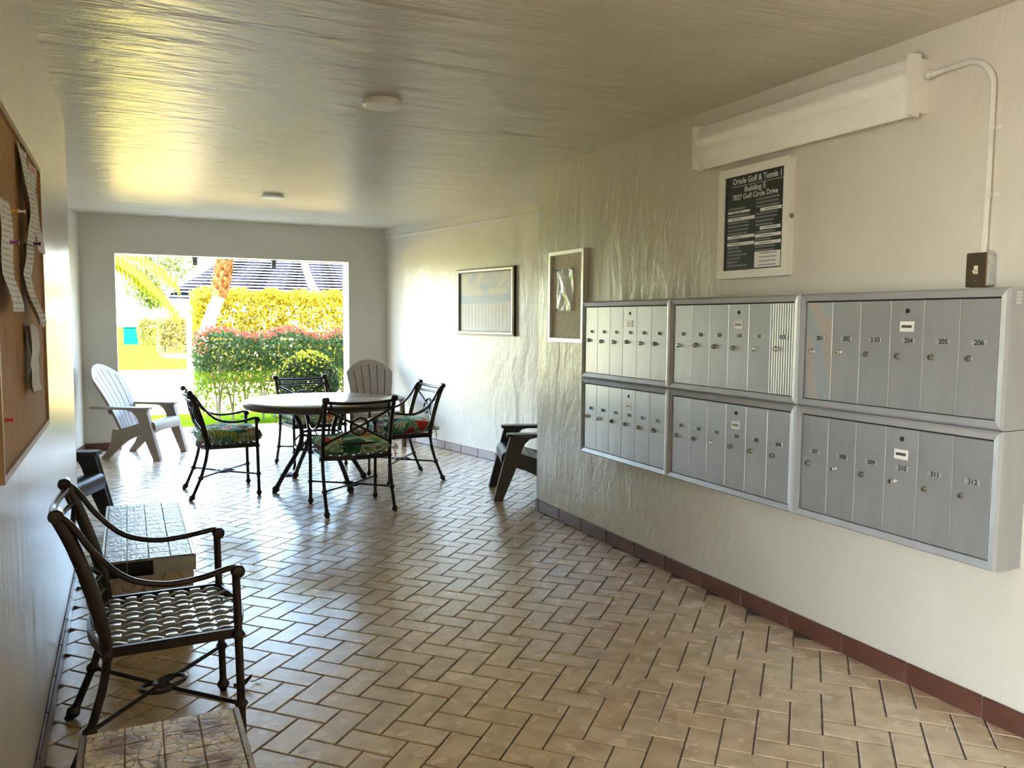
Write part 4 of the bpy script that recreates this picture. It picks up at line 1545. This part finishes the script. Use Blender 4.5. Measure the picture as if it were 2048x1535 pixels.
def leaves(name, pts_cols, size, parent, rnd, aspect=0.55, up_bias=0.2):
    V_, F_, C_ = [], [], []
    for (p, col, sz) in pts_cols:
        d = Vector((rnd.gauss(0, 1), rnd.gauss(0, 1), rnd.gauss(0, 1) + up_bias)).normalized()
        e = d.cross(Vector((rnd.gauss(0, 1), rnd.gauss(0, 1), rnd.gauss(0, 1)))).normalized()
        n_ = d.cross(e)
        l = size * sz * rnd.uniform(0.7, 1.25)
        w2 = l * aspect * 0.5
        o = len(V_)
        p = Vector(p)
        V_ += [p - d * l * 0.5, p + e * w2 + n_ * w2 * 0.35, p + d * l * 0.5, p - e * w2 + n_ * w2 * 0.35]
        F_ += [(o, o + 1, o + 2), (o, o + 2, o + 3)]
        C_ += list(col) + [1.0]
        C_ += (list(col) + [1.0]) * 3
    me_ = bpy.data.meshes.new(name)
    me_.from_pydata([tuple(v) for v in V_], [], F_)
    ca = me_.attributes.new('leafcol', 'FLOAT_COLOR', 'POINT')
    ca.data.foreach_set('color', C_)
    me_.materials.append(M['leaf'])
    o_ = link(name, me_, parent)
    o_['kind'] = 'stuff'
    return o_


def vary(c, rnd, k=0.25):
    f = rnd.uniform(1 - k, 1 + k)
    return [min(1, x * f * rnd.uniform(0.9, 1.1)) for x in c]


def shrub_stems(parent, rnd, n, x0, x1, y0, y1, h, r=0.012):
    for k in range(n):
        a = MB()
        bx, by = rnd.uniform(x0, x1), rnd.uniform(y0, y1)
        for q in range(3):
            dx, dy = rnd.uniform(-0.22, 0.22), rnd.uniform(-0.12, 0.12)
            hh = h * rnd.uniform(0.75, 1.1)
            a.tube(spline([(bx, by, -0.03), (bx + dx * 0.15, by + dy * 0.2, hh * 0.33), (bx + dx * 0.7, by + dy * 0.6, hh * 0.7), (bx + dx, by + dy, hh)], 4), [r * (1 - 0.7 * i / 12) for i in range(13)], 6)
        a.obj('stem', M['bark'], parent)


# red tipped hedge
rh = random.Random(11)
t = thing('red_tip_hedge', 'dark green clipped hedge with red new leaves along its top, just outside the opening', 'hedge', (0, 0, 0))
HX0, HX1, HY0, HY1, HZ = 0.80, 4.4, 11.15, 11.95, 1.19
pc = []
while len(pc) < 15000:
    x, y, z = rh.uniform(HX0, HX1), rh.uniform(HY0, HY1), rh.uniform(0.06, HZ)
    k = (z - 0.06) / (HZ - 0.06)
    dens = 0.16 + 0.84 * min(1, max(0, (k - 0.18) / 0.4))
    edge = min(x - HX0, y - HY0, HY1 - y, (HZ - z) * 1.1)
    if rh.random() > dens or (edge > 0.16 and rh.random() > 0.30):
        continue
    zz = z + 0.05 * math.sin(x * 7) * (k > 0.9)
    if k > 0.94 and rh.random() < 0.6:
        col = vary((0.42, 0.07, 0.035), rh)
        zz += rh.uniform(0, 0.06)
    elif k > 0.75 and x < HX0 + 0.15 and rh.random() < 0.35:
        col = vary((0.36, 0.09, 0.04), rh)
    elif k < 0.55:
        col = vary((0.13, 0.20, 0.015), rh, 0.35)
    else:
        col = vary((0.05, 0.085, 0.02), rh, 0.4)
    pc.append(((x, y, zz), col, 1.0))
leaves('foliage', pc, 0.062, t, rh)
shrub_stems(t, rh, 9, HX0 + 0.15, HX1 - 0.1, HY0 + 0.2, HY1 - 0.2, 0.95, 0.016)

# clipped ball shrub
t = thing('ball_shrub', 'round clipped shrub standing in front of the red tipped hedge', 'shrub', (0, 0, 0))
pc = []
bc, br = Vector((2.15, 10.72, 0.53)), 0.39
while len(pc) < 6500:
    d = Vector((rh.gauss(0, 1), rh.gauss(0, 1), rh.gauss(0, 1))).normalized()
    rr = br * (0.55 + 0.45 * rh.random() ** 0.4)
    p = bc + Vector((d.x * rr, d.y * rr, d.z * rr * 1.15))
    if p.z < 0.0:
        continue
    tip = rr > br * 0.88 and rh.random() < max(0, d.z - 0.25) * 1.1
    pc.append((p, vary((0.40, 0.40, 0.02) if tip else (0.035, 0.05, 0.012), rh, 0.35), 1.0))
leaves('foliage', pc, 0.05, t, rh)
shrub_stems(t, rh, 2, 2.1, 2.2, 10.68, 10.76, 0.5, 0.014)


def block_hedge(label, x0, x1, y0, y1, z1, n, col, size, name='clipped_hedge', z0=0.0, dense_low=1.0, stems=4):
    t_ = thing(name, label, 'hedge', (0, 0, 0))
    pc_ = []
    while len(pc_) < n:
        x, y, z = rh.uniform(x0, x1), rh.uniform(y0, y1), rh.uniform(z0, z1)
        edge = min(x - x0, x1 - x, y - y0, z1 - z)
        if edge > 0.3 and rh.random() > 0.12:
            continue
        if z < z1 * 0.3 and rh.random() > dense_low:
            continue
        pc_.append(((x, y, z + 0.04 * math.sin(9 * x)), vary(col, rh, 0.3), 1.0))
    leaves('foliage', pc_, size, t_, rh)
    shrub_stems(t_, rh, stems, x0 + 0.2, x1 - 0.2, y0 + 0.2, y1 - 0.2, z1 * 0.7, 0.02)
    return t_


block_hedge('tall sunlit yellow green hedge beyond the driveway edge, below the white roof', 1.30, 8.0, 18.4, 19.8, 2.02, 26000, (0.18, 0.145, 0.008), 0.105, stems=8)
block_hedge('sparse low hedge of bare twigs beside the white post', 1.05, 2.3, 33.0, 34.2, 1.42, 3500, (0.14, 0.12, 0.03), 0.12, dense_low=0.35, stems=10)
block_hedge('low distant hedge beside the teal utility box', 0.55, 2.9, 45.6, 46.8, 1.35, 3500, (0.15, 0.14, 0.03), 0.15, dense_low=0.7)
p_ = MB().box(1.13, 1.23, 18.2, 18.3, -0.03, 1.38, 0.006)
p_.box(1.115, 1.245, 18.185, 18.315, 1.38, 1.41, 0.006)
tag(p_.obj('post', M['white']), 'slim white post at the end of the tall sunlit hedge', 'post')
t = thing('utility_box', 'teal green utility box on the far lawn', 'utility box', (0.17, 47.6, -0.03))
MB().prism([(-0.34, 0), (0.38, 0), (0.26, 0.88), (-0.34, 0.88)], -0.4, 0.4, 'xz').obj('cabinet', M['teal'], t)
MB().box(-0.38, 0.30, -0.43, 0.43, 0.88, 0.93, 0.01).obj('lid', M['teal'], t)
struct(MB().prism([(1.15, 31.2), (2.3, 29.8), (6.0, 29.6), (6.0, 35), (1.15, 34.6)], -0.04, -0.018, 'xy').obj('planting_bed', M['mulch']))

# house with a white tiled hip roof
t = thing('house', 'white house with a low pitched white tile roof behind the tall hedge', 'house', (0, 0, 0))
MB().box(3.2, 20, 41.5, 52, -0.05, 2.5).obj('wall', M['white'], t)
for (wx0, wx1) in ((5.0, 6.6), (9.5, 11.1), (14, 15.6)):
    wd = MB().box(wx0, wx1, 41.43, 41.5, 0.9, 2.1).obj('window', M['bracket'], t)
EX0, EX1, EY0, EZ = 1.75, 21.5, 40.0, 2.45
NCR = 15
for k in range(NCR):
    y0, z0 = EY0 + k * 0.42, EZ + k * 0.165
    xs0, xs1 = EX0 + k * 0.24, EX1 - k * 0.24
    a = MB()
    nx = 40
    # each course: a wavy-edged sheet lapping over the one below
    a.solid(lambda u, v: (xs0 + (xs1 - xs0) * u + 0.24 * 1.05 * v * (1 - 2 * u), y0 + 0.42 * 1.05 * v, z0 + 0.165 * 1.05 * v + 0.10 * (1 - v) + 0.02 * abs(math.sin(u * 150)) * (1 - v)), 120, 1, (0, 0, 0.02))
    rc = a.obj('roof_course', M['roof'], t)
    MB().solid(lambda u, v: (xs0 + (xs1 - xs0) * u, y0 - 0.004, z0 + 0.012 + (0.062 + 0.03 * math.sin(u * 61)) * v), 60, 1, (0, 0.012, 0)).obj('course_shadow_line', M['roof_shadow_dark'], rc)  # dark strip painted in for the shadow and mildew line under each course
bk = MB()
bk.prism([(EX0 + 0.1, EZ - 0.04), (EX1 - 0.1, EZ - 0.04), (EX1 - NCR * 0.24, EZ + NCR * 0.165 - 0.02), (EX0 + NCR * 0.24, EZ + NCR * 0.165 - 0.02)], EY0 + NCR * 0.42 + 0.1, EY0 + NCR * 0.42 + 0.4, 'xz')
bk.obj('roof_back', M['roof_shadow_dark'], t)
MB().solid(lambda u, v: (EX0 + (EX1 - EX0) * u + NCR * 0.24 * v * (1 - 2 * u), EY0 + 0.05 + NCR * 0.42 * v, EZ - 0.03 + NCR * 0.165 * v), 2, 2, (0, 0, 0.012)).obj('roof_deck', M['roof_shadow_dark'], t)
MB().box(EX0, EX1, EY0 - 0.05, EY0 + 0.05, EZ - 0.10, EZ - 0.02).obj('gutter', M['bracket'], t)


# trees and palms
def frond(mb_, base, az, length, droop, rnd, nleaf=26, lw=0.45):
    base = Vector(base)
    P = []
    for k in range(9):
        s_ = k / 8
        P.append(base + Vector((math.cos(az) * length * s_, math.sin(az) * length * s_, length * (0.35 * s_ - droop * s_ * s_))))
    out = []
    for k in range(nleaf):
        s_ = 0.12 + 0.86 * k / nleaf
        i = min(7, int(s_ * 8))
        p = P[i].lerp(P[i + 1], s_ * 8 - i)
        t__ = (P[i + 1] - P[i]).normalized()
        sd = t__.cross(Vector((0, 0, 1))).normalized()
        for q in (1, -1):
            tip = p + sd * q * lw * math.sin(PI * (0.15 + 0.8 * s_)) * 0.7 + t__ * 0.25 * lw - Vector((0, 0, lw * 0.55))
            out.append((p, tip))
    return P, out


def palm(label, bx, by, pts, r0, boots_from, crown_z, seed, n_fr=12, length=2.2, boots=True):
    rnd = random.Random(seed)
    t_ = thing('palm_tree', label, 'palm tree', (bx, by, 0))
    P = spline([(x - bx, y - by, z) for x, y, z in pts], 6)
    MB().tube(P, [r0 * (1 - 0.25 * k / len(P)) * (1 + 0.05 * math.sin(k * 2.3)) for k in range(len(P))], 10).obj('trunk', M['palm_bark'], t_)
    top = P[-1]
    if boots:
        k0 = int(boots_from * len(P))
        MB().tube(P[k0:], [r0 * 1.08 + 0.02 * math.sin(q * 2.1) for q in range(len(P) - k0)], 12).obj('boot_sleeve', M['palm_boot'], t_)
        for k in range(90):
            s_ = boots_from + (1 - boots_from) * k / 90
            i = min(len(P) - 2, int(s_ * (len(P) - 1)))
            p = P[i].lerp(P[i + 1], s_ * (len(P) - 1) - i)
            a = k * 2.4
            a_ = MB()
            d = Vector((math.cos(a), math.sin(a), 0))
            a_.tube([p + d * r0 * 0.7, p + d * r0 * 1.15 + Vector((0, 0, 0.06)), p + d * r0 * 1.4 + Vector((0, 0, 0.14))], [0.045, 0.045, 0.02], 5, True, 0.5)
            a_.obj('boot', M['palm_boot'], t_)
    V_, F_, C_ = [], [], []
    for k in range(n_fr):
        Pf, out = frond(None, top, 2 * PI * k / n_fr + rnd.uniform(-0.2, 0.2), length * rnd.uniform(0.85, 1.1), rnd.uniform(0.55, 0.95), rnd)
        col = vary((0.15, 0.18, 0.01), rnd, 0.3)
        fr_ = MB()
        fr_.tube(Pf, [0.02 * (1 - 0.08 * i) for i in range(9)], 5)
        for p, tip in out:
            o = len(fr_.v)
            d = (tip - p).normalized()
            e = d.cross(Vector((0, 0, 1))).normalized() * 0.02
            fr_.add([p - e, p + e, p.lerp(tip, 0.5) + e * 1.3, tip, p.lerp(tip, 0.5) - e * 1.3], [(0, 1, 2, 3, 4)])
        me_ = fr_.mesh('frond', M['leaf'], False)
        ca = me_.attributes.new('leafcol', 'FLOAT_COLOR', 'POINT')
        ca.data.foreach_set('color', (col + [1.0]) * len(me_.vertices))
        link('frond', me_, t_)
    return t_


palm('leaning palm with shaggy brown boots in front of the tall hedge', 1.08, 15.6, [(1.08, 15.6, -0.03), (1.16, 15.6, 0.7), (1.36, 15.6, 1.35), (1.55, 15.6, 1.85), (1.63, 15.6, 2.35), (1.66, 15.6, 3.2), (1.68, 15.6, 4.3)], 0.125, 0.47, 4.3, 21)
palm('slender palm with a pale leaning trunk behind the tall hedge', 5.1, 21.2, [(5.1, 21.2, -0.03), (4.7, 21.2, 1.6), (4.3, 21.2, 2.4), (4.1, 21.2, 3.3), (4.05, 21.2, 4.6)], 0.10, 0.8, 4.6, 22, boots=False)
palm('palm hidden by the wall with yellow fronds drooping into the opening', -1.25, 14.6, [(-1.25, 14.6, -0.03), (-1.2, 14.6, 1.2), (-1.15, 14.6, 2.5)], 0.13, 0.8, 2.5, 23, 13, 1.9)
t = thing('tree', 'loose leafy tree at the left end of the white tile roof', 'tree', (1.3, 38.5, 0))
MB().tube(spline([(0, 0, -0.03), (0.05, 0, 1.2), (0.0, 0, 2.4), (0.3, 0, 3.6)], 6), [0.16 - 0.006 * i for i in range(19)], 8).obj('trunk', M['bark'], t)
for (dx, dz) in ((-0.9, 3.2), (0.9, 3.5), (0.2, 4.6)):
    MB().tube(spline([(0, 0, 1.6), (dx * 0.4, 0, 2.3), (dx, 0.1, dz)], 5), [0.08 - 0.006 * i for i in range(11)], 6).obj('branch', M['bark'], t)
pc = []
rh = random.Random(31)
for (cx, cz, r_) in ((-0.7, 2.9, 0.8), (0.2, 3.5, 1.0), (0.9, 4.3, 1.1), (-0.3, 2.3, 0.6), (0.2, 5.0, 1.0), (-0.9, 4.3, 0.9)):
    for k in range(1000):
        d = Vector((rh.gauss(0, 1), rh.gauss(0, 1), rh.gauss(0, 1))).normalized() * r_ * rh.random() ** 0.45
        pc.append(((cx + d.x, d.y, cz + d.z), vary((0.09, 0.115, 0.02), rh, 0.35), 1.0))
leaves('foliage', pc, 0.15, t, rh)

# brackets hanging from the outer edge of the lintel
for x, lb in ((0.69, 'small dark bracket under the lintel, the one beside the leaning palm trunk'), (1.525, 'small dark bracket under the lintel, the one over the middle of the opening')):
    t = thing('lintel_bracket', lb, 'bracket', (x, Y_FAR + 0.2, OZ), 0, 'lintel brackets')
    MB().box(-0.024, 0.024, -0.012, 0.012, -0.085, -0.006, 0.003).obj('tongue', M['bracket'], t)
    MB().box(-0.034, 0.034, -0.03, 0.03, -0.007, -0.0005, 0.002).obj('base_plate', M['bracket'], t)
    MB().tube([(0, -0.0125, -0.065), (0, -0.018, -0.065)], 0.008, 8).obj('bolt', M['galv'], t)
